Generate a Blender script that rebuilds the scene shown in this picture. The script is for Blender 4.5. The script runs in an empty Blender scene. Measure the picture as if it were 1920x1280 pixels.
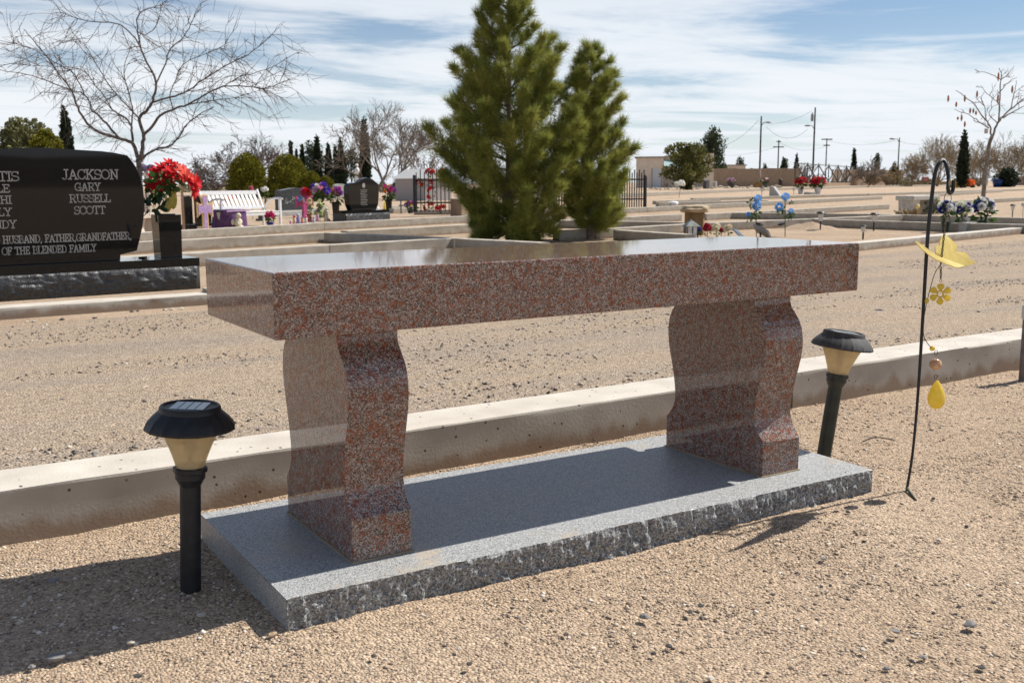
import bpy, bmesh, math, random
import numpy as np
from mathutils import Vector, Matrix, noise as mnoise
rnd = random.Random(7); nr = np.random.RandomState(11)
R = math.radians
S = bpy.context.scene
COL = S.collection
# ------------------------------------------------------------------ camera
CAM_F, CAM_YAW, CAM_PITCH, CAM_ROLL = 1927.26, .5507, .1527, -.0053      # focal length in photo pixels (1920 wide), radians
CP = np.array([-.4682, -1.4051, .6228])
_F = np.array([math.sin(CAM_YAW)*math.cos(CAM_PITCH), math.cos(CAM_YAW)*math.cos(CAM_PITCH), -math.sin(CAM_PITCH)])
_R = np.array([math.cos(CAM_YAW), -math.sin(CAM_YAW), 0.]); _U = np.cross(_R, _F)
_R2 = _R*math.cos(CAM_ROLL)+_U*math.sin(CAM_ROLL); _U2 = -_R*math.sin(CAM_ROLL)+_U*math.cos(CAM_ROLL)
cam = bpy.data.cameras.new('camera'); camo = bpy.data.objects.new('camera', cam); COL.objects.link(camo)
cam.sensor_width = 36; cam.lens = CAM_F/1920*36; cam.clip_end = 9000; cam.clip_start = .05
cam.dof.use_dof = True; cam.dof.focus_distance = 2.0; cam.dof.aperture_fstop = 17
M = Matrix.Identity(4)
for i in range(3): M[i][0] = _R2[i]; M[i][1] = _U2[i]; M[i][2] = -_F[i]; M[i][3] = CP[i]
camo.matrix_world = M; S.camera = camo
# ------------------------------------------------------------------ sky, sun, exposure
SUN = Vector((.655, -.016, .756)).normalized()
W = bpy.data.worlds.new('World'); S.world = W; W.use_nodes = True
nt = W.node_tree; N = nt.nodes; Lk = nt.links
def nd(t, nt_=None, **kw):
    n = (nt_ or nt).nodes.new(t)
    for k, v in kw.items(): setattr(n, k, v)
    return n
N.clear()
out = nd('ShaderNodeOutputWorld'); bg = nd('ShaderNodeBackground'); bg.inputs[1].default_value = .075
sky = nd('ShaderNodeTexSky', sky_type='NISHITA', sun_disc=False)
sky.sun_elevation = math.asin(SUN.z); sky.sun_rotation = math.atan2(SUN.x, SUN.y)
sky.altitude = 1400; sky.air_density = 1.0; sky.dust_density = .25; sky.ozone_density = 1.6
tc = nd('ShaderNodeTexCoord'); sp = nd('ShaderNodeSeparateXYZ'); Lk.new(tc.outputs['Generated'], sp.inputs[0])
def mth(op, a, b=None, c=None, clamp=False):
    n = nd('ShaderNodeMath', operation=op); n.use_clamp = clamp
    for i, v in enumerate((a, b, c)):
        if v is None: continue
        if hasattr(v, 'links'): Lk.new(v, n.inputs[i])
        else: n.inputs[i].default_value = v
    return n.outputs[0]
zz = mth('ADD', mth('MAXIMUM', sp.outputs[2], 0.), .035)
cx = nd('ShaderNodeCombineXYZ'); Lk.new(mth('DIVIDE', sp.outputs[0], zz), cx.inputs[0]); Lk.new(mth('DIVIDE', sp.outputs[1], zz), cx.inputs[1])
mp = nd('ShaderNodeMapping'); mp.inputs['Rotation'].default_value = (0, 0, R(38)); mp.inputs['Scale'].default_value = (.62, .85, 1); mp.inputs['Location'].default_value = (3.1, 1.7, 0)
Lk.new(cx.outputs[0], mp.inputs[0])
n1 = nd('ShaderNodeTexNoise'); n1.inputs['Scale'].default_value = .62; n1.inputs['Detail'].default_value = 10; n1.inputs['Roughness'].default_value = .62; n1.inputs['Distortion'].default_value = .45
Lk.new(mp.outputs[0], n1.inputs['Vector'])
mr = nd('ShaderNodeMapRange', interpolation_type='SMOOTHSTEP'); mr.inputs[1].default_value = .38; mr.inputs[2].default_value = .60
Lk.new(n1.outputs[0], mr.inputs[0])
# cirrus: thin overhead, thicker along slanted sight lines towards the horizon
tau = mth('DIVIDE', mth('MULTIPLY', mth('ADD', mr.outputs[0], .04), .29), zz)
opac = mth('SUBTRACT', 1., mth('POWER', 2.718, mth('MULTIPLY', tau, -1.)), clamp=True)
mx = nd('ShaderNodeMix', data_type='RGBA'); Lk.new(opac, mx.inputs[0]); hs = nd('ShaderNodeHueSaturation'); hs.inputs['Saturation'].default_value = 1.2; hs.inputs['Value'].default_value = .95; Lk.new(sky.outputs[0], hs.inputs['Color']); Lk.new(hs.outputs[0], mx.inputs[6]); mx.inputs[7].default_value = (10.4, 10.7, 11.0, 1)
hzf = mth('MULTIPLY', mth('POWER', 2.718, mth('MULTIPLY', mth('MAXIMUM', sp.outputs[2], 0.), -13.)), .8)
mx2 = nd('ShaderNodeMix', data_type='RGBA'); Lk.new(hzf, mx2.inputs[0]); Lk.new(mx.outputs[2], mx2.inputs[6]); mx2.inputs[7].default_value = (8.6, 9.2, 10.0, 1)
Lk.new(mx2.outputs[2], bg.inputs[0]); Lk.new(bg.outputs[0], out.inputs[0])
sun = bpy.data.lights.new('sun', 'SUN'); sun.energy = 5.0; sun.angle = R(.53); sun.color = (1, .95, .87)
suno = bpy.data.objects.new('sun', sun); COL.objects.link(suno); suno.rotation_euler = SUN.to_track_quat('Z', 'Y').to_euler(); suno.location = (8, -1, 10)
S.view_settings.view_transform = 'Standard'; S.view_settings.look = 'None'; S.view_settings.gamma = 1; S.view_settings.exposure = 0.3
try: S.view_settings.use_curve_mapping = False
except Exception: pass
# ------------------------------------------------------------------ pixel -> place
def hz(y):                                                # ground level: falls gently beyond the near kerb
    return float(np.interp(y, [1., 4., 8.], [0, -.05, -.12]))
def ray(px, py): return _F+_R2*(px-960)/CAM_F+_U2*(640-py)/CAM_F
def gz(px, py, z): d = ray(px, py); return CP+d*(z-CP[2])/d[2]
def gy(px, py, Y): d = ray(px, py); return CP+d*(Y-CP[1])/d[1]
def gp(px, py, zo=0.):
    z = zo
    for _ in range(12):
        P = gz(px, py, z); z = .5*z+.5*(hz(P[1])+zo)
    return gz(px, py, z)
def dep(P): return float((np.array(P)-CP)@_F)
def mpp(P): return dep(P)/CAM_F
def at(px, py, depth): return CP+ray(px, py)*depth
# ------------------------------------------------------------------ mesh helpers
class MB:
    def __init__(s): s.v = []; s.f = []
    def add(s, vs, fs):
        o = len(s.v); s.v += [tuple(map(float, v)) for v in vs]; s.f += [tuple(i+o for i in f) for f in fs]; return s
    def box(s, x0, x1, y0, y1, z0, z1):
        return s.add([(x0,y0,z0),(x1,y0,z0),(x1,y1,z0),(x0,y1,z0),(x0,y0,z1),(x1,y0,z1),(x1,y1,z1),(x0,y1,z1)],
                     [(0,3,2,1),(4,5,6,7),(0,1,5,4),(1,2,6,5),(2,3,7,6),(3,0,4,7)])
    def lathe(s, prof, n=24, c=(0,0,0), rmod=None):
        vs = []; fs = []; m = len(prof)
        for k in range(n):
            a = 2*math.pi*k/n
            for j, (r, z) in enumerate(prof):
                rr = r*(rmod(k, j) if rmod else 1); vs.append((c[0]+rr*math.cos(a), c[1]+rr*math.sin(a), c[2]+z))
        for k in range(n):
            k2 = (k+1) % n
            for j in range(m-1): fs.append((k*m+j, k2*m+j, k2*m+j+1, k*m+j+1))
        if prof[0][0] > 1e-5: fs.append(tuple(k*m for k in range(n))[::-1])
        if prof[-1][0] > 1e-5: fs.append(tuple(k*m+m-1 for k in range(n)))
        return s.add(vs, fs)
    def tube(s, pts, rad, n=6, closed=False):
        pts = [Vector(p) for p in pts]; m = len(pts)
        if not hasattr(rad, '__len__'): rad = [rad]*m
        vs = []; fs = []; u = None
        for i, p in enumerate(pts):
            if closed: t = pts[(i+1) % m]-pts[i-1]
            else: t = pts[min(i+1, m-1)]-pts[max(i-1, 0)]
            if t.length < 1e-9: t = Vector((0, 0, 1))
            t.normalize()
            if u is None: u = t.orthogonal().normalized()
            else:
                u = u-t*u.dot(t); u = u.normalized() if u.length > 1e-6 else t.orthogonal().normalized()
            w = t.cross(u)
            for k in range(n):
                a = 2*math.pi*k/n; vs.append(p+(u*math.cos(a)+w*math.sin(a))*rad[i])
        for i in range(m if closed else m-1):
            i2 = (i+1) % m
            for k in range(n): k2 = (k+1) % n; fs.append((i*n+k, i*n+k2, i2*n+k2, i2*n+k))
        if not closed: fs += [tuple(range(n))[::-1], tuple((m-1)*n+k for k in range(n))]
        return s.add(vs, fs)
    def prism(s, poly, y0, y1, ax='y'):                    # poly in (x,z), extruded along y; ax 'x': poly in (y,z) extruded along x; 'z': poly (x,y)
        n = len(poly)
        def P(a, b, c): return (a, c, b) if ax == 'y' else ((c, a, b) if ax == 'x' else (a, b, c))
        vs = [P(a, b, y0) for a, b in poly]+[P(a, b, y1) for a, b in poly]
        fs = [tuple(range(n)), tuple(range(2*n-1, n-1, -1))]+[(i, i+n, (i+1) % n+n, (i+1) % n) for i in range(n)]
        return s.add(vs, fs)
    def blob(s, c, r, lv=2, amp=.25, seed=0, fr=1.5):
        bm = bmesh.new(); bmesh.ops.create_icosphere(bm, subdivisions=lv, radius=1)
        if not hasattr(r, '__len__'): r = (r, r, r)
        vs = []
        for v in bm.verts:
            k = 1+amp*mnoise.noise(v.co*fr+Vector((seed*3.1, seed*7.7, seed)))
            vs.append((c[0]+v.co.x*r[0]*k, c[1]+v.co.y*r[1]*k, c[2]+v.co.z*r[2]*k))
        fs = [tuple(v.index for v in f.verts) for f in bm.faces]; bm.free(); return s.add(vs, fs)
def mesh_from(name, mb, fix=True):
    me = bpy.data.meshes.new(name); me.from_pydata(mb.v, [], mb.f)
    if fix:
        bm = bmesh.new(); bm.from_mesh(me); bmesh.ops.recalc_face_normals(bm, faces=bm.faces); bm.to_mesh(me); bm.free()
    me.update(); return me
def ob(name, mb, m, parent=None, smooth=False, loc=None, kind=None, fix=True):
    me = mb if isinstance(mb, bpy.types.Mesh) else mesh_from(name, mb, fix)
    if m is not None and not me.materials: me.materials.append(m)
    if smooth and not isinstance(mb, bpy.types.Mesh): me.polygons.foreach_set('use_smooth', [True]*len(me.polygons))
    o = bpy.data.objects.new(name, me); COL.objects.link(o)
    if parent is not None: o.parent = parent
    if loc is not None: o.location = loc
    if kind: o['kind'] = kind
    return o
def autosmooth(o, ang=35):
    me = o.data; me.polygons.foreach_set('use_smooth', [True]*len(me.polygons))
    bm = bmesh.new(); bm.from_mesh(me)
    for e in bm.edges:
        if len(e.link_faces) == 2 and e.calc_face_angle(0) > R(ang): e.smooth = False
    bm.to_mesh(me); bm.free(); return o
def bev(o, w=.002, seg=2):
    md = o.modifiers.new('bevel', 'BEVEL'); md.width = w; md.segments = seg; md.limit_method = 'ANGLE'; md.angle_limit = R(40); return o
def tag(o, label, cat, group=None):
    o['label'] = label; o['category'] = cat
    if group: o['group'] = group
    return o
def thing(name, label, cat, loc=(0,0,0), rz=0, group=None):
    o = bpy.data.objects.new(name, None); COL.objects.link(o); o.location = tuple(map(float, loc)); o.rotation_euler = (0, 0, rz); o.empty_display_size = .05
    return tag(o, label, cat, group)
def tris_obj(name, V, m, parent=None, kind=None, loc=None, per=3):           # V: (n,per,3) numpy array of loose polygons
    n = len(V); me = bpy.data.meshes.new(name); me.vertices.add(n*per); me.vertices.foreach_set('co', V.reshape(-1).astype(np.float32))
    me.loops.add(n*per); me.loops.foreach_set('vertex_index', np.arange(n*per, dtype=np.int32))
    me.polygons.add(n); me.polygons.foreach_set('loop_start', np.arange(0, n*per, per, dtype=np.int32)); me.update(calc_edges=True)
    return ob(name, me, m, parent, kind=kind, loc=loc)
# ------------------------------------------------------------------ materials
def mat(name, c1, c2=None, rough=.8, spec=.5, scale=20, detail=5, bump=0., bscale=None, metal=0, trans=0., island=0., lo=.35, hi=.65, coord='Object', bdist=.01):
    m = bpy.data.materials.new(name); m.use_nodes = True; t = m.node_tree; b = t.nodes['Principled BSDF']
    b.inputs['Roughness'].default_value = rough; b.inputs['Specular IOR Level'].default_value = spec; b.inputs['Metallic'].default_value = metal
    tcn = nd('ShaderNodeTexCoord', t); src = tcn.outputs[coord]
    if c2 is None: b.inputs['Base Color'].default_value = (*c1, 1); colsock = None
    else:
        nz = nd('ShaderNodeTexNoise', t); nz.inputs['Scale'].default_value = scale; nz.inputs['Detail'].default_value = detail; t.links.new(src, nz.inputs['Vector'])
        r = nd('ShaderNodeValToRGB', t); r.color_ramp.elements[0].position = lo; r.color_ramp.elements[1].position = hi
        r.color_ramp.elements[0].color = (*c1, 1); r.color_ramp.elements[1].color = (*c2, 1); t.links.new(nz.outputs[0], r.inputs[0]); colsock = r.outputs[0]
        if island:
            g = nd('ShaderNodeNewGeometry', t); ml = nd('ShaderNodeMapRange', t); ml.inputs[3].default_value = 1-island; ml.inputs[4].default_value = 1+island
            t.links.new(g.outputs['Random Per Island'], ml.inputs[0]); vm = nd('ShaderNodeVectorMath', t, operation='SCALE')
            t.links.new(colsock, vm.inputs[0]); t.links.new(ml.outputs[0], vm.inputs['Scale']); colsock = vm.outputs[0]
        t.links.new(colsock, b.inputs['Base Color'])
    if bump:
        bn = nd('ShaderNodeTexNoise', t); bn.inputs['Scale'].default_value = bscale or scale*3; bn.inputs['Detail'].default_value = 6; t.links.new(src, bn.inputs['Vector'])
        bp = nd('ShaderNodeBump', t); bp.inputs['Strength'].default_value = bump; bp.inputs['Distance'].default_value = bdist; t.links.new(bn.outputs[0], bp.inputs['Height']); t.links.new(bp.outputs[0], b.inputs['Normal'])
    if trans:
        tr = nd('ShaderNodeBsdfTranslucent', t); ms = nd('ShaderNodeMixShader', t); ms.inputs[0].default_value = trans
        if colsock is not None: t.links.new(colsock, tr.inputs[0])
        else: tr.inputs[0].default_value = (*c1, 1)
        o = t.nodes['Material Output']; t.links.new(b.outputs[0], ms.inputs[1]); t.links.new(tr.outputs[0], ms.inputs[2]); t.links.new(ms.outputs[0], o.inputs[0])
    return m
def ramp_nodes(t, stops, src):
    r = nd('ShaderNodeValToRGB', t); e = r.color_ramp.elements
    while len(e) < len(stops): e.new(.5)
    for k, (p, c) in enumerate(stops): e[k].position = p; e[k].color = (*c, 1)
    t.links.new(src, r.inputs[0]); return r.outputs[0]
def granite(name, grains, patch, rough, gscale=420, pscale=75, pthr=(.5, .62), bump=0.):
    m = bpy.data.materials.new(name); m.use_nodes = True; t = m.node_tree; b = t.nodes['Principled BSDF']
    b.inputs['Roughness'].default_value = rough
    tcn = nd('ShaderNodeTexCoord', t)
    vo = nd('ShaderNodeTexVoronoi', t); vo.inputs['Scale'].default_value = gscale; t.links.new(tcn.outputs['Object'], vo.inputs['Vector'])
    sx = nd('ShaderNodeSeparateColor', t); t.links.new(vo.outputs['Color'], sx.inputs[0])
    c1 = ramp_nodes(t, grains, sx.outputs[0])
    vo2 = nd('ShaderNodeTexVoronoi', t); vo2.inputs['Scale'].default_value = gscale*.62; t.links.new(tcn.outputs['Object'], vo2.inputs['Vector'])
    sx2 = nd('ShaderNodeSeparateColor', t); t.links.new(vo2.outputs['Color'], sx2.inputs[0])
    nz = nd('ShaderNodeTexNoise', t); nz.inputs['Scale'].default_value = pscale; nz.inputs['Detail'].default_value = 4; nz.inputs['Roughness'].default_value = .7; t.links.new(tcn.outputs['Object'], nz.inputs['Vector'])
    mr_ = nd('ShaderNodeMapRange', t, interpolation_type='SMOOTHSTEP'); mr_.inputs[1].default_value = pthr[0]; mr_.inputs[2].default_value = pthr[1]; t.links.new(nz.outputs[0], mr_.inputs[0])
    lt = nd('ShaderNodeMath', t, operation='MULTIPLY'); t.links.new(mr_.outputs[0], lt.inputs[0])
    r2 = nd('ShaderNodeMapRange', t); r2.inputs[1].default_value = .2; r2.inputs[2].default_value = .45; t.links.new(sx2.outputs[1], r2.inputs[0]); t.links.new(r2.outputs[0], lt.inputs[1])
    mxx = nd('ShaderNodeMix', t, data_type='RGBA'); t.links.new(lt.outputs[0], mxx.inputs[0]); t.links.new(c1, mxx.inputs[6])
    c2 = ramp_nodes(t, patch, sx2.outputs[0]); t.links.new(c2, mxx.inputs[7]); t.links.new(mxx.outputs[2], b.inputs['Base Color'])
    if bump:
        bn = nd('ShaderNodeTexNoise', t); bn.inputs['Scale'].default_value = 260; bn.inputs['Detail'].default_value = 4; t.links.new(tcn.outputs['Object'], bn.inputs['Vector'])
        bp = nd('ShaderNodeBump', t); bp.inputs['Strength'].default_value = bump; bp.inputs['Distance'].default_value = .002; t.links.new(bn.outputs[0], bp.inputs['Height']); t.links.new(bp.outputs[0], b.inputs['Normal'])
    return m
RED = granite('red_granite', [(0, (.016, .015, .017)), (.25, (.085, .07, .066)), (.5, (.23, .172, .146)), (.8, (.35, .272, .24)), (1, (.50, .43, .395))],
              [(0, (.10, .031, .018)), (.5, (.22, .064, .033)), (1, (.33, .122, .066))], .05, 620, 80, (.46, .57))
GREY = granite('grey_granite', [(0, (.13, .14, .145)), (.35, (.26, .27, .275)), (.75, (.42, .425, .42)), (1, (.6, .6, .59))], [(0, (.40, .33, .25)), (1, (.46, .39, .30))], .5, 720, 7, (.55, .72), .35)
GREYR = granite('grey_granite_rock', [(0, (.08, .083, .083)), (.35, (.17, .173, .172)), (.75, (.30, .303, .298)), (1, (.48, .48, .47))], [(0, (.28, .26, .23)), (1, (.36, .35, .33))], .7, 420, 30, (.55, .9), .8)
BLACK = mat('black_polished_granite', (.005, .005, .0055), (.010, .010, .010), .03, .32, 400, 2)
BLACKR = mat('black_rock_granite', (.018, .019, .02), (.05, .052, .055), .45, .6, 60, 5, .6, 90, bdist=.006)
def ground_mat(name, stops, stretch, sc, bump, fine):
    m = bpy.data.materials.new(name); m.use_nodes = True; t = m.node_tree; b = t.nodes['Principled BSDF']; b.inputs['Roughness'].default_value = .95; b.inputs['Specular IOR Level'].default_value = .15
    g = nd('ShaderNodeNewGeometry', t); mpn = nd('ShaderNodeMapping', t); mpn.inputs['Scale'].default_value = stretch; t.links.new(g.outputs['Position'], mpn.inputs[0])
    def nz(s, d, src=None, r=.6):
        n = nd('ShaderNodeTexNoise', t); n.inputs['Scale'].default_value = s; n.inputs['Detail'].default_value = d; n.inputs['Roughness'].default_value = r; t.links.new(src or g.outputs['Position'], n.inputs['Vector']); return n.outputs[0]
    big = nz(sc, 6, mpn.outputs[0]); c = ramp_nodes(t, stops, big)
    vo = nd('ShaderNodeTexVoronoi', t); vo.inputs['Scale'].default_value = fine; t.links.new(g.outputs['Position'], vo.inputs['Vector'])
    sx = nd('ShaderNodeSeparateColor', t); t.links.new(vo.outputs['Color'], sx.inputs[0])
    gr = ramp_nodes(t, [(0, (.42, .40, .40)), (.12, (.72, .70, .69)), (.5, (.98, .97, .95)), (.85, (1.12, 1.1, 1.06)), (1, (1.45, 1.42, 1.4))], sx.outputs[0])
    mx_ = nd('ShaderNodeMix', t, data_type='RGBA', blend_type='MULTIPLY'); mx_.inputs[0].default_value = 1; t.links.new(c, mx_.inputs[6]); t.links.new(gr, mx_.inputs[7]); t.links.new(mx_.outputs[2], b.inputs['Base Color'])
    inv = nd('ShaderNodeMath', t, operation='SUBTRACT'); inv.inputs[0].default_value = 1; t.links.new(vo.outputs['Distance'], inv.inputs[1])
    ad = nd('ShaderNodeMath', t, operation='MULTIPLY_ADD'); t.links.new(nz(90, 5), ad.inputs[0]); ad.inputs[1].default_value = 1.5; t.links.new(inv.outputs[0], ad.inputs[2])
    bp = nd('ShaderNodeBump', t); bp.inputs['Strength'].default_value = bump; bp.inputs['Distance'].default_value = .006; t.links.new(ad.outputs[0], bp.inputs['Height']); t.links.new(bp.outputs[0], b.inputs['Normal'])
    return m
SAND = ground_mat('tan_sand', [(.3, (.415, .312, .222)), (.5, (.47, .357, .256)), (.7, (.525, .408, .30))], (1, 1, 1), 1.3, .8, 210)
ROADM = ground_mat('road_dirt', [(.28, (.29, .25, .212)), (.42, (.385, .315, .248)), (.54, (.43, .338, .25)), (.72, (.33, .283, .235))], (.16, 1.0, 1), 1.9, .9, 150)
def stone_mat(name, stops):
    m = bpy.data.materials.new(name); m.use_nodes = True; t = m.node_tree; b = t.nodes['Principled BSDF']; b.inputs['Roughness'].default_value = .9; b.inputs['Specular IOR Level'].default_value = .2
    g = nd('ShaderNodeNewGeometry', t); t.links.new(ramp_nodes(t, stops, g.outputs['Random Per Island']), b.inputs['Base Color']); return m
GRAV = stone_mat('tan_gravel', [(0, (.13, .11, .105)), (.06, (.25, .20, .165)), (.25, (.40, .308, .228)), (.6, (.49, .385, .287)), (.85, (.56, .46, .355)), (1, (.78, .71, .63))])
RGRAV = stone_mat('road_gravel', [(0, (.07, .065, .065)), (.12, (.16, .14, .13)), (.4, (.31, .26, .215)), (.75, (.41, .34, .275)), (1, (.62, .57, .50))])
def concrete(name, a, b_, stain):
    m = bpy.data.materials.new(name); m.use_nodes = True; t = m.node_tree; b = t.nodes['Principled BSDF']; b.inputs['Roughness'].default_value = .9; b.inputs['Specular IOR Level'].default_value = .2
    g = nd('ShaderNodeNewGeometry', t)
    def nz(s, d, sc3=None):
        n = nd('ShaderNodeTexNoise', t); n.inputs['Scale'].default_value = s; n.inputs['Detail'].default_value = d
        if sc3:
            q = nd('ShaderNodeMapping', t); q.inputs['Scale'].default_value = sc3; t.links.new(g.outputs['Position'], q.inputs[0]); t.links.new(q.outputs[0], n.inputs['Vector'])
        else: t.links.new(g.outputs['Position'], n.inputs['Vector'])
        return n.outputs[0]
    c = ramp_nodes(t, [(.3, a), (.7, b_)], nz(9, 8))
    tcn = nd('ShaderNodeTexCoord', t); sxyz = nd('ShaderNodeSeparateXYZ', t); t.links.new(tcn.outputs['Object'], sxyz.inputs[0])     # soil splashed on the foot of the face: object z = 0 is ground
    ma = nd('ShaderNodeMath', t, operation='MULTIPLY_ADD'); t.links.new(nz(14, 5, (1, 1, .3)), ma.inputs[0]); ma.inputs[1].default_value = .11; t.links.new(sxyz.outputs[2], ma.inputs[2])
    mrn = nd('ShaderNodeMapRange', t, interpolation_type='SMOOTHSTEP'); mrn.inputs[1].default_value = .065; mrn.inputs[2].default_value = .10; mrn.inputs[3].default_value = .75; mrn.inputs[4].default_value = 0; t.links.new(ma.outputs[0], mrn.inputs[0])
    m1 = nd('ShaderNodeMix', t, data_type='RGBA'); t.links.new(mrn.outputs[0], m1.inputs[0]); t.links.new(c, m1.inputs[6]); m1.inputs[7].default_value = (*stain, 1)
    sn = nd('ShaderNodeSeparateXYZ', t); t.links.new(g.outputs['Normal'], sn.inputs[0])          # paints sun and shade by facing: pale top, dark sides, over a paler trowelled finish
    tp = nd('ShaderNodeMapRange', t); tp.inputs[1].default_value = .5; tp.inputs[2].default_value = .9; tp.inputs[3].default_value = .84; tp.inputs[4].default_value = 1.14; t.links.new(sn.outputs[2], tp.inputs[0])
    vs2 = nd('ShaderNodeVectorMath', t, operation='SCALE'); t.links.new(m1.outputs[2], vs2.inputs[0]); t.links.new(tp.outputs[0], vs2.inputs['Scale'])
    vo = nd('ShaderNodeTexVoronoi', t); vo.inputs['Scale'].default_value = 34; t.links.new(g.outputs['Position'], vo.inputs['Vector'])
    pr = nd('ShaderNodeMapRange', t); pr.inputs[1].default_value = .06; pr.inputs[2].default_value = .13; t.links.new(vo.outputs['Distance'], pr.inputs[0])
    m2 = nd('ShaderNodeMix', t, data_type='RGBA', blend_type='MULTIPLY'); m2.inputs[0].default_value = 1; t.links.new(vs2.outputs[0], m2.inputs[6])
    t.links.new(ramp_nodes(t, [(0, (.25, .22, .2)), (1, (1, 1, 1))], pr.outputs[0]), m2.inputs[7]); t.links.new(m2.outputs[2], b.inputs['Base Color'])
    ad = nd('ShaderNodeMath', t, operation='MULTIPLY_ADD'); t.links.new(nz(160, 6), ad.inputs[0]); ad.inputs[1].default_value = .35; t.links.new(pr.outputs[0], ad.inputs[2])
    bp = nd('ShaderNodeBump', t); bp.inputs['Strength'].default_value = .6; bp.inputs['Distance'].default_value = .004; t.links.new(ad.outputs[0], bp.inputs['Height']); t.links.new(bp.outputs[0], b.inputs['Normal'])
    return m
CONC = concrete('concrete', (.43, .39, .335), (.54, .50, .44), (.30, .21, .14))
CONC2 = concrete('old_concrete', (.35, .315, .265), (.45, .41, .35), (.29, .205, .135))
_cm = {}
def plain(col, rough=.6, spec=.4, trans=0.):
    k = (tuple(col), rough, trans)
    if k not in _cm:
        c = np.array(col); _cm[k] = mat('paint_%d' % len(_cm), tuple(c*.82), tuple(np.minimum(c*1.12, .95)), rough, spec, 35, 4, trans=trans)
    return _cm[k]
def petal(col): return plain(col, .7, .2, .25)
DARKP = mat('black_plastic', (.012, .013, .015), (.022, .023, .026), .5, .4, 60)
GREYP = mat('faded_black_plastic', (.045, .046, .048), (.085, .085, .085), .65, .3, 30)
OLIVEP = mat('dark_olive_plastic', (.015, .02, .015), (.03, .037, .028), .45, .4, 30)
IRON = mat('black_iron', (.008, .009, .011), (.018, .019, .022), .5, .5, 60)
BARK = mat('grey_brown_bark', (.085, .068, .06), (.17, .14, .125), .95, .1, 30, 6, .6, 60)
TWIG = mat('twig_bark', (.10, .082, .075), (.19, .155, .14), .95, .1, 12)
LTBARK = mat('pale_bark', (.17, .14, .115), (.28, .24, .2), .95, .1, 12)
WILLOW = mat('willow_twig', (.26, .20, .12), (.38, .30, .19), .95, .1, 2)
def leafmat(name, a, b, tr=.25): return mat(name, a, b, .75, .25, 3, 3, island=.35, trans=tr, lo=.35, hi=.65)
PINE_N = leafmat('pine_needles', (.185, .22, .045), (.34, .345, .085), .42)
PINE_D = leafmat('dark_pine_needles', (.035, .055, .03), (.07, .09, .045))
JUNI = leafmat('juniper_leaves', (.13, .13, .012), (.21, .195, .022))
CYPR = leafmat('cypress_leaves', (.016, .026, .016), (.035, .048, .026))
OLEA = leafmat('olive_leaves', (.12, .125, .05), (.20, .195, .09))
BUSHG = leafmat('bush_leaves', (.06, .085, .03), (.11, .13, .05))
GREENL = leafmat('bouquet_leaves', (.03, .075, .02), (.07, .13, .03))
WHITEP = mat('white_paint', (.70, .70, .70), (.82, .82, .82), .5, .4, 20)
STUCCO = mat('tan_stucco', (.30, .225, .165), (.36, .275, .2), .95, .1, 3, 5, .3, 40)
STUCCO2 = mat('beige_stucco', (.58, .50, .42), (.65, .57, .48), .95, .1, 2, 5)
SANDST = mat('sandstone', (.34, .26, .17), (.52, .42, .3), .9, .2, 9, 6, .7, 25, bdist=.02)
GSTONE = mat('grey_headstone', (.30, .30, .29), (.40, .40, .385), .6, .3, 60)
DSTONE = mat('dark_grey_headstone', (.025, .029, .033), (.06, .066, .072), .2, .5, 60)
CREAM = mat('cream_resin', (.55, .50, .36), (.68, .63, .48), .6, .3, 20)
POLEM = mat('pole_wood', (.035, .03, .028), (.065, .055, .05), .9, .1, 3)
GALV = mat('grey_metal', (.20, .21, .22), (.28, .29, .30), .5, .5, 5)
# ------------------------------------------------------------------ ground, road, kerbs
def geo(a, b, n): return list(np.geomspace(a, b, n))
xs = np.array(sorted(set([-x-1.5 for x in geo(.05, 4000, 60)]+list(np.linspace(-1.5, 4.2, 190))+[4.2+x for x in geo(.05, 4000, 70)])))
ys = np.array(sorted(set([-1.6-x for x in geo(.05, 300, 30)]+list(np.linspace(-1.6, 1.0, 87))+list(np.linspace(1.1, 12, 60))+[12+x for x in geo(.3, 5000, 50)])))
def gnoise(x, y):
    if abs(x-1.3) > 4 or abs(y) > 2.6: return 0
    return .008*mnoise.noise(Vector((x*2.2, y*2.2, .3)))+.005*mnoise.noise(Vector((x*7, y*7, 1.3)))+.002*mnoise.noise(Vector((x*22, y*22, 2)))-.004
V = []
for y in ys:
    h = hz(y)
    for x in xs: V.append((x, y, h+gnoise(x, y)))
nx = len(xs); Fq = [(j*nx+i, j*nx+i+1, (j+1)*nx+i+1, (j+1)*nx+i) for j in range(len(ys)-1) for i in range(nx-1)]
mb = MB(); mb.v = V; mb.f = Fq; ob('ground', mb, SAND, smooth=True, kind='structure', fix=False)
# unseen brown ridge added behind the camera to darken reflections in the polished stone
mb = MB(); hn = 90
for i in range(hn+1):
    a = R(150+i/hn*200); r_ = 2600
    h_ = 95+70*mnoise.noise(Vector((i*.13, 2, 1)))+35*mnoise.noise(Vector((i*.5, 5, 1))); h_ *= min(1, i/10, (hn-i)/10)
    for q, (rr, hh) in enumerate(((1, 0), (1.25, .55), (1.45, 1), (1.8, 0))): mb.v.append((math.cos(a)*r_*rr, math.sin(a)*r_*rr, -6+h_*hh))
for i in range(hn):
    for q in range(3): mb.f.append((i*4+q, i*4+q+1, (i+1)*4+q+1, (i+1)*4+q))
ob('added_hills', mb, mat('added_hills_brown', (.10, .075, .055), (.17, .13, .095), .95, .1, .01, 6), smooth=True, kind='structure')
def fary(x): return float(np.interp(x, [-60, -1, 1.1, 7.3, 11.5, 70], [3.3, 3.97, 4.12, 5.05, 5.95, 18]))
def neary(x): return .545+.02*x
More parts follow.
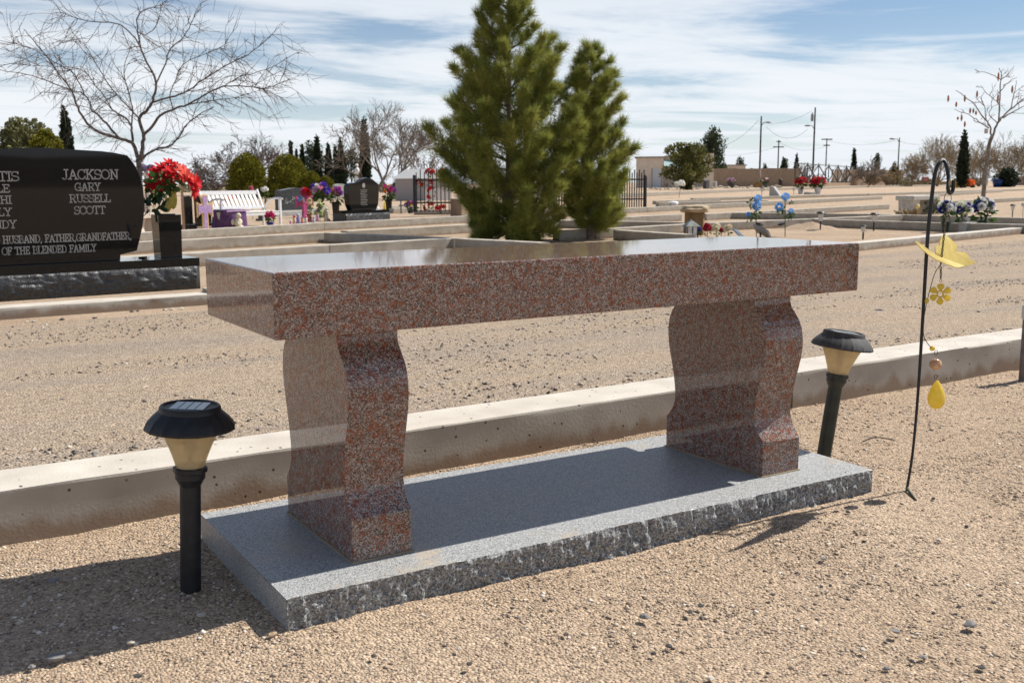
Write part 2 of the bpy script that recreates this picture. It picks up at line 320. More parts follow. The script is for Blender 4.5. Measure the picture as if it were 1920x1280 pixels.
mb = MB(); rx = np.concatenate([-np.geomspace(60, 3, 12), np.linspace(-2.6, 12, 110), np.geomspace(12.5, 70, 14)]); mb_n = 26
for x in rx:
    for k in range(mb_n):
        t = k/(mb_n-1); y = (neary(x)+.07)*(1-t)+(fary(x)+.05)*t
        mb.v.append((x, y, hz(y)+.004+(.004*mnoise.noise(Vector((x*1.2, y*4, 5))) if 0 < k < mb_n-1 else 0)))
for i in range(len(rx)-1):
    for k in range(mb_n-1): mb.f.append((i*mb_n+k, (i+1)*mb_n+k, (i+1)*mb_n+k+1, i*mb_n+k+1))
ob('dirt_road', mb, ROADM, smooth=True, kind='structure', fix=False)
def kerb(A, B, h, w=.14, name='concrete_kerb', m=None, rough=.003):       # A, B: foot of the front face, left to right; z of A,B = ground
    A = Vector(A); B = Vector(B); d = (B-A); L = d.length; d.normalize(); n = Vector((-d.y, d.x, 0)).normalized()
    o0 = A.copy(); steps = max(2, min(160, int(L/.08)))
    prof = [(0, -.06), (0, h*.4), (0, h-.014), (0, h-.006), (.002, h-.0018), (.007, h), (.016, h), (w-.016, h), (w-.007, h), (w-.002, h-.0018), (w, h-.006), (w, h-.014), (w, -.06)]
    mbk = MB(); sd = rnd.random()*90
    for i in range(steps+1):
        s = L*i/steps; c = A+d*s-o0
        for j, (a, z) in enumerate(prof):
            q = mnoise.noise(Vector((s*5, j*.7, sd)))*rough if 0 < j < 12 else 0
            q2 = -abs(mnoise.noise(Vector((s*13, j*1.3, sd+5))))*rough*(1.3 if 3 <= j <= 5 else .4) if 0 < j < 12 else 0
            p = c+n*(a+q); mbk.v.append((p.x, p.y, z+q2+(B.z-A.z)*i/steps))
    k = len(prof)
    for i in range(steps):
        for j in range(k-1): mbk.f.append((i*k+j, (i+1)*k+j, (i+1)*k+j+1, i*k+j+1))
    mbk.f += [tuple(range(k)), tuple(steps*k+j for j in range(k))[::-1]]
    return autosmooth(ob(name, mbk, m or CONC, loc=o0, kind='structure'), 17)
def nk(x): return (x, neary(x), 0)
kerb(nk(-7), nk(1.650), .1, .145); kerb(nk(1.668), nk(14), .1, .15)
TOPH = .13
def pk(a, b, h=TOPH, w=.14, e0=0, e1=0):                    # plot kerb from two photo points on its top front edge
    A = Vector(gp(*a, h)); B = Vector(gp(*b, h)); A.z -= h; B.z -= h
    d = (B-A).normalized(); A -= d*e0; B += d*e1
    return kerb(A, B, h, w, rough=.004, m=CONC2)
jA = gp(0, 600); jB = gp(392, 571.5); JD = Vector(jB-jA).normalized()
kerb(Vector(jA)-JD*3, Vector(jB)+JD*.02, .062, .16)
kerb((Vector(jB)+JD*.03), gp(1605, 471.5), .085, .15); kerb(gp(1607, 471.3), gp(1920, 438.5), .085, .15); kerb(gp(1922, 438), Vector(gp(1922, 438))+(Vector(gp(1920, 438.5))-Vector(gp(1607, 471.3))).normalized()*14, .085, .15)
pk((345, 431.6), (608, 417.5), e0=5); pk((609, 417.4), (872, 405), e1=2.2)                       # row with the white bench
pk((347, 449.3), (607, 436), e0=5); pk((652, 433), (872, 421.5), e1=1.5)
pk((347, 475), (618, 459), e0=4); pk((619, 459), (848, 446.5))
pk((607, 436.2), (851, 446.8)); pk((853, 447), (1012, 455))
pk((1040, 396), (1214, 388.6), e0=3); pk((1215, 388.5), (1628, 369), e1=2); pk((1700, 366.5), (1881, 356.5))
pk((1060, 412.5), (1279, 401.6), e0=1); pk((1325, 401), (1448, 395)); pk((1449, 395), (1668, 383)); pk((1700, 381.5), (1916, 370.5), e1=20)
pk((1049, 413), (1279, 416.7)); pk((1366, 398.6), (1628, 401)); pk((1629, 401.2), (1764, 404.6)); pk((1765, 404.7), (1920, 408.5), e1=4)
pk((1152, 428), (1320, 418.2), e0=.4); pk((1321, 418.1), (1523, 410.2)); pk((1527, 410), (1693, 403))
pk((1150, 431), (1285, 439.5)); pk((1526, 410.7), (1739, 417)); pk((1740, 417.1), (1920, 420.8), e1=4)
pk((1049, 432.5), (1150, 428.5))
pk((1230, 376.5), (1352, 373), h=.12); pk((1236, 380), (1440, 375), h=.12); pk((1300, 371.5), (1628, 363), h=.12, e1=0); pk((1629, 363), (1880, 355.5), h=.12, e1=12)
pk((1222, 361), (1432, 353.2), h=.2, e0=10); pk((1433, 353.2), (1628, 348.4), h=.2); pk((1629, 348.5), (1745, 346), h=.2, e1=30)
pk((735, 386), (778, 384), h=.12); pk((738, 391), (775, 389.5), h=.12)
ROWA = math.atan2(*(np.array(gp(872, 405, TOPH))-np.array(gp(345, 431.6, TOPH)))[[1, 0]])
ROWB = math.atan2(*(np.array(gp(1628, 369, TOPH))-np.array(gp(1215, 388.5, TOPH)))[[1, 0]])
# loose sand heaped in one plot
P = gp(1520, 430); mb = MB(); q = 24
for j in range(q):
    for i in range(q):
        u, v = i/(q-1)*2-1, j/(q-1)*2-1; r = math.hypot(u, v)
        mb.v.append((u*.62, v*.5, .11*max(0, math.cos(min(r, 1)*math.pi/2))**1.6*(1+.5*mnoise.noise(Vector((u*3, v*3, 2))))-.01))
mb.f = [(j*q+i, j*q+i+1, (j+1)*q+i+1, (j+1)*q+i) for j in range(q-1) for i in range(q-1)]
ob('sand_mound', mb, SAND, smooth=True, loc=P, kind='structure', fix=False)
# ------------------------------------------------------------------ granite bench
BT = .0436
bench = thing('granite_bench', 'polished red granite bench with two curved supports on a grey granite base slab', 'bench')
seat = ob('seat', MB().box(0, 1.22, 0, .3483, .4035, .5), RED, bench); bev(seat, .0022, 2)
fp = [(.055, .4025), (.055, .385), (.051, .374), (.041, .363), (.030, .350), (.0225, .335), (.0185, .315), (.018, .297), (.021, .275), (.0275, .25), (.0345, .225), (.0405, .20), (.0445, .175), (.0445, .157), (.041, .144), (.035, .132), (.026, .121), (.018, .113), (.018, BT+.001)]
prof = fp+[(.33-y, z) for y, z in reversed(fp)]
for x0 in (.1155, .9865):
    o = ob('support', MB().prism(prof, x0, x0+.1015, 'x'), RED, bench); autosmooth(o, 28); bev(o, .0012, 1)
for x0 in (.1155, .9865): ob('setting_joint', MB().box(x0-.0025, x0+.104, .0155, .3145, BT+.0003, BT+.0022), plain((.36, .29, .19), .9), bench)
# base slab: honed top, split rock front and right edges
bx0, bx1, by0, by1 = -.0192, 1.217, -.0632, .3924
mb = MB(); nxs, nzs = 420, 14
def rk(s, z, sd):
    a = abs(mnoise.noise(Vector((s*34+z*9, z*20, sd)))); a2 = abs(mnoise.noise(Vector((s*85-z*20, z*38, sd+2)))); b = mnoise.noise(Vector((s*120, z*120, sd+3))); c = mnoise.noise(Vector((s*7, z*12, sd+9)))
    return .011*a+.008*a2+.0035*b+.005*c
edge = [(bx0+(bx1-bx0)*i/nxs, 0) for i in range(nxs+1)]
for i in range(nxs+1):
    x = edge[i][0]; e = min(1, min(i, nxs-i)/3)
    for j in range(nzs+1):
        z = -.02+(BT+.02)*j/nzs; k = 1 if j < nzs else .35
        mb.v.append((x, by0+.002-(rk(x, z, 1)-.003)*k*e*(1.25-.5*j/nzs), z-(.0022*abs(mnoise.noise(Vector((x*40, 3, 1)))) if j == nzs else 0)))
k = nzs+1
for i in range(nxs):
    for j in range(nzs): mb.f.append((i*k+j, (i+1)*k+j, (i+1)*k+j+1, i*k+j+1))
o = ob('base_slab', mb, GREYR, bench, fix=False); slab = o
mb2 = MB()
for i in range(nxs+1): mb2.v.append(mb.v[i*k+nzs])
for i in range(nxs+1): mb2.v.append((edge[i][0], by0+.006, BT))
for i in range(nxs+1): mb2.v.append((edge[i][0], by1, BT))
nn = nxs+1
for i in range(nxs): mb2.f += [(i, i+1, nn+i+1, nn+i), (nn+i, nn+i+1, 2*nn+i+1, 2*nn+i)]
mb2.add([(bx0, by0+.002, -.02), (bx0, by0+.004, BT-.001), (bx0, by1, BT), (bx0, by1, -.02)], [(0, 1, 2, 3)]); mb2.add([(bx0, by1, -.02), (bx0, by1, BT), (bx1, by1, BT), (bx1, by1, -.02)], [(0, 1, 2, 3)])
mb2.add([(bx1, by0+.002, -.02), (bx1, by1, -.02), (bx1, by1, BT), (bx1, by0+.004, BT-.001)], [(0, 1, 2, 3)])
top = ob('slab_face', mb2, GREY, slab, fix=False)
# ------------------------------------------------------------------ solar path lights by the bench
def path_light(label, base, h, m_cap, m_pole, tilt=(0, 0), sc=1.0, zr=.35):
    t = thing('solar_path_light', label, 'path light', base); t.rotation_euler = (tilt[0], tilt[1], zr); k = sc
    ob('pole', MB().lathe([(.0158*k, -.05), (.0158*k, h*.565), (.0158*k, h*.57)], 28), m_pole, t); autosmooth(t.children[-1])
    z0 = h*.565; c = ob('collar', MB().lathe([(.0158*k, z0), (.021*k, z0+.010*k), (.0225*k, z0+.012*k), (.0225*k, z0+.021*k), (.0245*k, z0+.0225*k), (.0245*k, z0+.029*k), (.02*k, z0+.031*k)], 32, rmod=lambda a, j: 1+(.05 if (a % 4 < 2 and j > 3) else 0)), DARKP if m_cap is DARKP else OLIVEP, t)
    z1 = z0+.029*k; z2 = h-.036*k
    pr = [(.0215*k, z1)]+[((.0215+.0235*(s/10)**1.25)*k, z1+(z2-z1)*s/10) for s in range(1, 11)]
    sh = ob('shade', MB().lathe(pr+[(r-.0015*k, z) for r, z in reversed(pr)], 40), SHADE, t); autosmooth(sh, 60)
    ob('lamp_core', MB().lathe([(.004*k, z1-.01), (.004*k, z1+.02*k), (.009*k, z1+.024*k), (.009*k, z2)], 10), plain((.6, .58, .5)), t)
    zb = h-.034*k
    cp = ob('cap', MB().lathe([(.04*k, zb+.004*k), (.060*k, zb-.003*k), (.066*k, zb-.003*k), (.0665*k, zb+.0005*k), (.063*k, zb+.0075*k), (.0555*k, zb+.016*k), (.0475*k, zb+.0235*k), (.0465*k, zb+.0245*k), (.0455*k, zb+.031*k), (.0435*k, zb+.0335*k), (.040*k, zb+.0335*k), (.039*k, zb+.031*k), (0, zb+.031*k)], 96, rmod=lambda a, j: 1.0+(.022 if (a % 6 == 0 and 2 <= j <= 6) else 0)), m_cap, t); autosmooth(cp, 30)
    s = .0255*k; a = zb+.0315*k
    ob('solar_panel', MB().box(-s, s, -s, s, a-.001, a+.0012), PANEL, cp)
    g = MB()
    for q in (-.5, 0, .5): g.box(q*s-.0005, q*s+.0005, -s*.95, s*.95, a+.0013, a+.0017)
    ob('panel_grid', g, GALV, cp)
    return t
SHADE = bpy.data.materials.new('amber_plastic'); SHADE.use_nodes = True; t_ = SHADE.node_tree; b_ = t_.nodes['Principled BSDF']
b_.inputs['Base Color'].default_value = (.92, .83, .63, 1); b_.inputs['Roughness'].default_value = .25; b_.inputs['Transmission Weight'].default_value = .1; b_.inputs['IOR'].default_value = 1.3
tc_ = nd('ShaderNodeTexCoord', t_); mp_ = nd('ShaderNodeMapping', t_); mp_.inputs['Scale'].default_value = (55, 55, 75); t_.links.new(tc_.outputs['Object'], mp_.inputs[0])
vo_ = nd('ShaderNodeTexVoronoi', t_, feature='SMOOTH_F1'); vo_.inputs['Scale'].default_value = 1.; t_.links.new(mp_.outputs[0], vo_.inputs['Vector'])
bp_ = nd('ShaderNodeBump', t_); bp_.inputs['Strength'].default_value = .9; bp_.inputs['Distance'].default_value = .006; t_.links.new(vo_.outputs['Distance'], bp_.inputs['Height']); t_.links.new(bp_.outputs[0], b_.inputs['Normal'])
tr_ = nd('ShaderNodeBsdfTranslucent', t_); t_.links.new(bp_.outputs[0], tr_.inputs['Normal']); tr_.inputs[0].default_value = (.95, .86, .66, 1); ms_ = nd('ShaderNodeMixShader', t_); ms_.inputs[0].default_value = .62
tp_ = nd('ShaderNodeBsdfTransparent', t_); tp_.inputs[0].default_value = (1, .93, .78, 1); ms2_ = nd('ShaderNodeMixShader', t_); ms2_.inputs[0].default_value = .42
t_.links.new(b_.outputs[0], ms_.inputs[1]); t_.links.new(tr_.outputs[0], ms_.inputs[2]); t_.links.new(ms_.outputs[0], ms2_.inputs[1]); t_.links.new(tp_.outputs[0], ms2_.inputs[2]); t_.links.new(ms2_.outputs[0], t_.nodes['Material Output'].inputs[0])
PANEL = mat('solar_cell', (.22, .26, .29), (.32, .36, .39), .12, .8, 60)
path_light('black-capped solar path light with amber shade standing in the bench shadow', (-.096, .168, 0), .292, DARKP, DARKP, (0, R(2.8)), zr=-.5)
path_light('leaning solar path light with faded grey cap beside the base slab end', (1.332, .168, 0), .292, GREYP, OLIVEP, (R(-1), R(7.5)), zr=-.5)
# ------------------------------------------------------------------ shepherd hook and hanging butterfly ornament
HY = -.093
def hp(px, py, off=0.): return Vector(gy(px, py, HY+off+.008*(918-py)/620))        # the rod leans back a little
hk = thing('shepherd_hook', 'thin black shepherd hook rod pushed into the gravel beside the bench slab', 'garden hook', hp(1700, 918))
o0 = hk.location.copy()
def sm(pts, n=6):                                          # Catmull-Rom through points
    P = [pts[0]]+list(pts)+[pts[-1]]; r = []
    for i in range(1, len(P)-2):
        for k in range(n):
            t = k/n; r.append(.5*((2*P[i])+(P[i+1]-P[i-1])*t+(2*P[i-1]-5*P[i]+4*P[i+1]-P[i+2])*t*t+(3*P[i]-P[i-1]-3*P[i+1]+P[i+2])*t**3))
    return r+[P[-2]]
pts = sm([hp(*q, -.026*min(1, max(0, (i_-8)/3)))-o0 for i_, q in enumerate(((1698, 930), (1711, 850), (1721, 740), (1730, 600), (1739, 450), (1747, 370), (1753, 326), (1761, 306), (1769, 301), (1775, 312), (1778.5, 335), (1777.5, 354), (1781, 362), (1786.5, 356), (1788, 338)))])
ob('rod', MB().tube(pts, [.0027+.0011*min(1, max(0, (p.z-.1)/.45)) for p in pts], 10), IRON, hk, smooth=True)
a = hp(1700, 914)-o0; b = Vector(gz(1717, 938, -.004))-o0
ob('foot_prong', MB().tube([a, a*.5+b*.5, b], .0028, 8), mat('weathered_green_iron', (.03, .05, .03), (.06, .07, .05), .7, .3, 60), hk, smooth=True)
YEL = mat('yellow_enamel', (.72, .56, .14), (.80, .65, .22), .4, .4, 60, trans=.25)
YACR = mat('yellow_acrylic', (.84, .66, .10), (.90, .76, .20), .25, .5, 90, trans=.5)
AMB = mat('amber_glass', (.35, .14, .05), (.75, .5, .3), .15, .6, 60, trans=.2)
BRZ = mat('bronze_wire', (.06, .045, .03), (.12, .09, .06), .4, .5, 60, metal=.7)
wo = thing('wind_ornament', 'yellow metal butterfly ornament on a chain with flower and drop hanging from the hook', 'ornament', hp(1779, 364, -.026)); w0 = wo.location.copy()
def wp(px, py, off=0.): return hp(px, py, off-.026)-w0
def ring(parent, c, r, rr=.0007, tall=1.0, name='ring', ax=0):
    pts = [Vector((math.cos(a)*r*(.55 if ax else 1), math.cos(a)*r*(.8 if ax else 0), math.sin(a)*r*tall)) for a in np.linspace(0, 2*math.pi, 16, endpoint=False)]
    return ob(name, MB().tube([c+p for p in pts], rr, 5, closed=True), BRZ, parent, smooth=True)
ring(wo, wp(1777, 373), .011, .0007, 1.15)
def chain(parent, A, B):
    n = max(3, int((B-A).length/.0052)); mbc = MB()
    for i in range(n):
        c = A.lerp(B, (i+.5)/n); al = i % 2
        mbc.tube([c+Vector((math.cos(t)*.0027*(1 if al else .4), math.cos(t)*.0027*(.3 if al else 1), math.sin(t)*.0038)) for t in np.linspace(0, 2*math.pi, 8, endpoint=False)], .0008, 4, closed=True)
    return ob('chain', mbc, BRZ, parent, smooth=True)
chain(wo, wp(1776, 385), wp(1764, 496)); chain(wo, wp(1764, 500), wp(1764, 522))
def wing(pl, name):                                        # polygon of (px, py, depth offset), thickened
    P = [wp(*q) for q in pl]; c = sum(P, Vector())/len(P); nrm = (P[0]-c).cross(P[len(P)//3]-c).normalized()*.0007; n = len(P)
    mbw = MB(); mbw.add([p+nrm for p in P]+[c+nrm*1.5]+[p-nrm for p in P]+[c-nrm*1.5], [(i, (i+1) % n, n) for i in range(n)]+[(n+1+(i+1) % n, n+1+i, 2*n+1) for i in range(n)]+[(i, n+1+i, n+1+(i+1) % n, (i+1) % n) for i in range(n)])
    return ob(name, mbw, YEL, wo)
back = [(1757, 484, 0), (1754, 474, .004), (1753, 463, .010), (1758, 460, .013), (1762, 466, .012), (1761, 455, .018), (1764, 445, .024), (1772, 439, .030), (1782, 448, .028), (1794, 460, .022), (1795, 468, .020), (1791, 476, .016), (1800, 474, .017), (1809, 473, .016), (1815, 479, .013), (1818, 491, .006), (1831, 492, .003), (1818, 497, .001), (1806, 499, 0), (1782, 493, 0)]
wing(back, 'wing')
fr = [(1757, 485, 0), (1745, 474, -.016), (1733, 464, -.030), (1722, 455, -.042), (1717, 452, -.046), (1716, 454, -.047), (1727, 466, -.046), (1741, 478, -.044), (1756, 488, -.040), (1762, 490, -.036), (1775, 496, -.038), (1790, 501, -.036), (1797, 502, -.030), (1808, 499.5, -.012), (1806, 498, 0), (1782, 491, 0)]
wing(fr, 'wing')
ob('body', MB().tube([wp(1754, 484), wp(1766, 488), wp(1782, 493), wp(1800, 498)], [.0015, .003, .0032, .001], 8), YEL, wo, smooth=True)
ob('wire', MB().tube(sm([wp(1763, 497), wp(1753, 512, .01), wp(1743, 545, .02), wp(1735, 580, .02), wp(1731, 610, .01), wp(1733, 632, .0), wp(1741, 646), wp(1748, 653)], 5), .0008, 5), BRZ, wo, smooth=True)
ob('bead', MB().blob(wp(1738, 564, .02), (.006, .003, .006), 2, 0), YACR, wo, smooth=True)
ring(wo, wp(1764, 526), .0034, .0005)
c = wp(1763, 551); mbf = MB()
for k in range(6):
    a = math.pi/2+k*math.pi/3
    for sgn in (1,):
        pl = []
        for tt, wv in ((.32, .10), (.55, .26), (.75, .33), (.9, .28), (1.0, .1)): pl.append((tt, wv))
        poly = [(t_*math.cos(a)-w_*math.sin(a), t_*math.sin(a)+w_*math.cos(a)) for t_, w_ in pl]+[(t_*math.cos(a)+w_*math.sin(a), t_*math.sin(a)-w_*math.cos(a)) for t_, w_ in reversed(pl)]
        mbf.prism([(c.x+x*.021, c.z+y*.021) for x, y in poly], c.y-.0016-.0003*k, c.y+.0012-.0003*k)
mbf.tube([c+Vector((math.cos(t)*.0062*.88, 0, math.sin(t)*.0062)) for t in np.linspace(0, 2*math.pi, 14, endpoint=False)], .0016, 5, closed=True)
fo = ob('flower', mbf, YACR, wo); fo.data.transform(Matrix.Translation(-c)); fo.location = c; fo.rotation_euler = (0, 0, R(-48))
ob('bead', MB().blob(wp(1748, 653), .0055, 2, 0), YACR, wo, smooth=True); ring(wo, wp(1755, 661), .005, .0006)
ob('bead', MB().blob(wp(1754.5, 683), (.0125, .0115, .0115), 3, .12, 3), AMB, wo, smooth=True); ring(wo, wp(1754.5, 706), .0045, .0006)
cd = wp(1754.5, 766); ob('drop', MB().lathe([(0, -.001), (.009, .002), (.0145, .0085), (.017, .017), (.0165, .027), (.0125, .040), (.0075, .050), (.003, .057), (0, .0595)], 20, tuple(cd)), YACR, wo, smooth=True)
# capped pipe at the kerb
P = gz(1919, 712, 0); s = mpp(P)
pl = thing('capped_post', 'short grey pipe post with a pale cap standing in front of the kerb', 'post', P, R(10))
ob('pipe', MB().lathe([(.0145, -.03), (.0145, .195)], 24), mat('weathered_grey_pipe', (.13, .11, .11), (.2, .17, .16), .7, .3, 30), pl); autosmooth(pl.children[-1])
ob('cap', MB().lathe([(.0165, .193), (.0185, .195), (.0185, .232), (.016, .238), (0, .239)], 24), mat('pale_cap', (.42, .42, .40), (.55, .54, .51), .6, .3, 30), pl); autosmooth(pl.children[-1])
ob('side_fin', MB().add([(.016, .0, .20), (.07, -.055, .225), (.085, -.02, .215), (.02, .02, .17)], [(0, 1, 2, 3)]).add([(.016, .004, .20), (.07, -.051, .225), (.085, -.016, .215), (.02, .024, .17)], [(3, 2, 1, 0)]), GALV, pl)

# ------------------------------------------------------------------ gravel: small stones lying on the ground and the road
OCT_V = np.array([(1,0,0),(0,1,0),(-1,0,0),(0,-1,0),(0,0,1),(0,0,-1)], float); OCT_F = np.array([(0,1,4),(1,2,4),(2,3,4),(3,0,4),(1,0,5),(2,1,5),(3,2,5),(0,3,5)])
def pebbles(name, P, r, m, flat=.65):
    n = len(P); rot = nr.rand(n)*2*np.pi; c, s_ = np.cos(rot), np.sin(rot)
    v = OCT_V[None]*(1+.35*(nr.rand(n, 6, 1)-.5)*2)*r[:, None, None]; v[:, :, 2] *= flat; v[:, :, 0] *= (1+.5*nr.rand(n, 1))
    v += (nr.rand(n, 6, 3)-.5)*r[:, None, None]*.7
    V = np.empty_like(v); V[:, :, 0] = v[:, :, 0]*c[:, None]-v[:, :, 1]*s_[:, None]; V[:, :, 1] = v[:, :, 0]*s_[:, None]+v[:, :, 1]*c[:, None]; V[:, :, 2] = v[:, :, 2]
    V += P[:, None, :]
    me = bpy.data.meshes.new(name); me.vertices.add(n*6); me.vertices.foreach_set('co', V.reshape(-1).astype(np.float32))
    idx = (OCT_F[None]+(np.arange(n)*6)[:, None, None]).reshape(-1).astype(np.int32); me.loops.add(len(idx)); me.loops.foreach_set('vertex_index', idx)
    me.polygons.add(n*8); me.polygons.foreach_set('loop_start', np.arange(0, n*24, 3, dtype=np.int32)); me.update(calc_edges=True)
    return ob(name, me, m, kind='stuff')
def gh(X, Y): return np.array([gnoise(x, y)+hz(y) for x, y in zip(X, Y)])
def scatter(n, x0, x1, y0, y1, lo, hi, pw):
    X = x0+(x1-x0)*nr.rand(n); Y = y0+(y1-y0)*nr.rand(n); r = lo+(hi-lo)*nr.rand(n)**pw
    k = (Y < neary(X)-.004) & ~((X > bx0-.012) & (X < bx1+.004) & (Y > by0-.012) & (Y < by1+.01)); X, Y, r = X[k], Y[k], r[k]
    m_ = np.array([mnoise.noise(Vector((x*3.1, y*3.1, 7)))+.6*mnoise.noise(Vector((x*8, y*8, 2))) for x, y in zip(X, Y)]); k = (m_+.7*(nr.rand(len(X))-.5) > -.32); X, Y, r = X[k], Y[k], r[k]*(1+.35*np.clip(m_[k], -.6, 1))
    return np.stack([X, Y, gh(X, Y)+r*.12], 1), r
A1 = scatter(80000, -1.4, 4.6, -1.3, .62, .0010, .0046, 3.8); A2 = scatter(75000, -.7, 2.3, -1.1, .1, .0008, .0025, 2.); A3 = scatter(30000, -.7, 1.4, .05, .6, .0010, .0034, 2.6)
ns = 260; sx_ = bx0+.02+(bx1-bx0-.04)*nr.rand(ns); sy_ = by0+.006+.08*nr.rand(ns)**2; q_ = nr.rand(ns) < .4; sy_[q_] = by1-.004-.05*nr.rand(q_.sum())**2
A4 = (np.stack([sx_, sy_, np.full(ns, BT+.0003)], 1), .0005+.0013*nr.rand(ns)**3)           # grit blown onto the slab
pebbles('gravel', np.concatenate([A1[0], A2[0], A3[0], A4[0]]), np.concatenate([A1[1], A2[1], A3[1], A4[1]]), GRAV)
n = 90000; X = -2.5+15.5*nr.rand(n)**1.25; t = nr.rand(n); Y = (neary(X)+.16)*(1-t)+(np.array([fary(x) for x in X])-.02)*t
mask = np.array([mnoise.noise(Vector((x*.35, y*2.1, 4.4)))+.55*mnoise.noise(Vector((x*1.9, y*3.5, 9))) for x, y in zip(X, Y)])
k = (mask+.55*np.exp(-t*9)+.45*np.exp(-(1-t)*14)+.35*(nr.rand(n)-.5)) > .16; X, Y = X[k], Y[k]; r = .0017+.0058*nr.rand(len(X))**5.5
pebbles('road_gravel', np.stack([X, Y, np.array([hz(y) for y in Y])+.004+r*.25], 1), r, RGRAV, .7)
# ------------------------------------------------------------------ single stones and twigs one can pick out
SM = {c: plain(v, .9, .2) for c, v in dict(dark=(.07, .066, .066), grey=(.24, .23, .22), pale=(.55, .49, .41), tan=(.42, .31, .2)).items()}
stone_me = []
for q in range(6):
    b = MB().blob((0, 0, .25), (1, .72+.2*rnd.random(), .5), 2, .55, q+2, 1.1); stone_me.append(b)
_sm = {}
def stone(px, py, wpx, kind, label, group, ang=None, cat='stone', name='loose_stone'):
    P = gp(px, py); q = rnd.randrange(6); key = (q, kind)
    if key not in _sm: me = mesh_from(name, stone_me[q]); me.materials.append(SM[kind]); _sm[key] = me
    o = ob(name, _sm[key], None, loc=P); s_ = mpp(P)*wpx*.5; o.scale = (s_, s_, s_*.8); o.rotation_euler = (0, 0, rnd.random()*6.3 if ang is None else ang); return tag(o, label, cat, group)
GG = 'stones lying on the tan gravel'; RG = 'stones lying on the dirt road'
for px, py, w_ in ((1314, 1136, 14), (1293, 1148, 12), (1540, 1100, 9), (1557, 1098, 9), (1449, 1115, 11), (1590, 1124, 10), (1450, 1115, 9), (1798, 1138, 11), (1862, 1130, 9), (1840, 1252, 16), (1254, 1212, 14), (1225, 1225, 12), (258, 1268, 16), (1440, 1262, 10), (1710, 1240, 12), (1750, 935, 10), (1590, 960, 10), (1690, 945, 8), (1620, 1015, 9), (1812, 987, 9), (880, 1245, 13), (700, 1230, 12), (1060, 1190, 10), (960, 1140, 9), (1750, 1150, 10), (1660, 1205, 10)):
    stone(px, py, w_, 'dark', 'small dark stone resting on the tan gravel', GG)
for px, py, w_, kd in ((378, 1154, 18, 'pale'), (1208, 1157, 24, 'grey'), (1543, 1047, 12, 'grey'), (1680, 1184, 18, 'grey'), (1662, 1254, 18, 'grey'), (1730, 1232, 16, 'grey'), (1618, 1218, 14, 'pale'), (1332, 1272, 16, 'pale'), (1760, 1013, 12, 'pale'), (105, 1235, 34, 'grey'), (60, 1250, 16, 'grey'), (512, 1190, 18, 'tan'), (100, 1090, 20, 'grey'), (245, 1205, 14, 'pale'), (860, 1215, 12, 'pale')):
    stone(px, py, w_, kd, {'grey': 'light grey pebble resting on the tan gravel', 'pale': 'pale cream pebble resting on the tan gravel', 'tan': 'tan pebble against the foot of the base slab'}[kd], GG)
stone(1820, 1172, 28, 'grey', 'larger flat angular grey stone alone on the tan gravel', GG, .3)
for px, py, w_, kd in ((222, 583, 16, 'dark'), (247, 585, 9, 'dark'), (258, 584, 8, 'dark'), (116, 600, 12, 'dark'), (249, 634, 9, 'dark'), (178, 597, 9, 'dark'), (1647, 583, 14, 'grey'), (1690, 543, 9, 'grey'), (1835, 586, 10, 'dark'), (1683, 548, 8, 'dark'), (1822, 513, 8, 'dark'), (118, 752, 14, 'dark'), (145, 750, 10, 'dark'), (177, 752, 10, 'dark'), (240, 764, 9, 'dark'), (10, 842, 14, 'dark'), (178, 842, 12, 'dark'), (178, 853, 22, 'grey'), (275, 727, 14, 'pale'), (235, 683, 12, 'pale'), (310, 582, 12, 'pale'), (322, 581, 13, 'pale'), (340, 580, 13, 'pale'), (64, 604, 10, 'pale'), (50, 604, 9, 'pale'), (450, 685, 9, 'dark'), (520, 788, 10, 'dark'), (428, 660, 8, 'dark'), (1855, 604, 9, 'dark'), (1650, 630, 10, 'grey'), (1615, 628, 8, 'dark')):
    stone(px, py, w_, kd, {'dark': 'small dark stone lying on the dirt road', 'grey': 'grey stone lying on the dirt road', 'pale': 'whitish stone lying on the dirt road'}[kd], RG)
for px0, py0, px1, py1, lb in ((1618, 829, 1678, 826, 'thin curved grey twig on the gravel behind the hook'), (1106, 823, 1122, 832, 'short brown twig by the kerb behind the base slab')):
    A = Vector(gp(px0, py0)); B = Vector(gp(px1, py1)); Mp = (A+B)*.5+Vector((0, .012, .006)); d = Vector((0, 0, .002))
    tag(ob('twig', MB().tube(sm([Vector(), Mp-A, B-A], 5), [.0018]*10+[.001], 5), TWIG, loc=A+d, smooth=True), lb, 'twig')
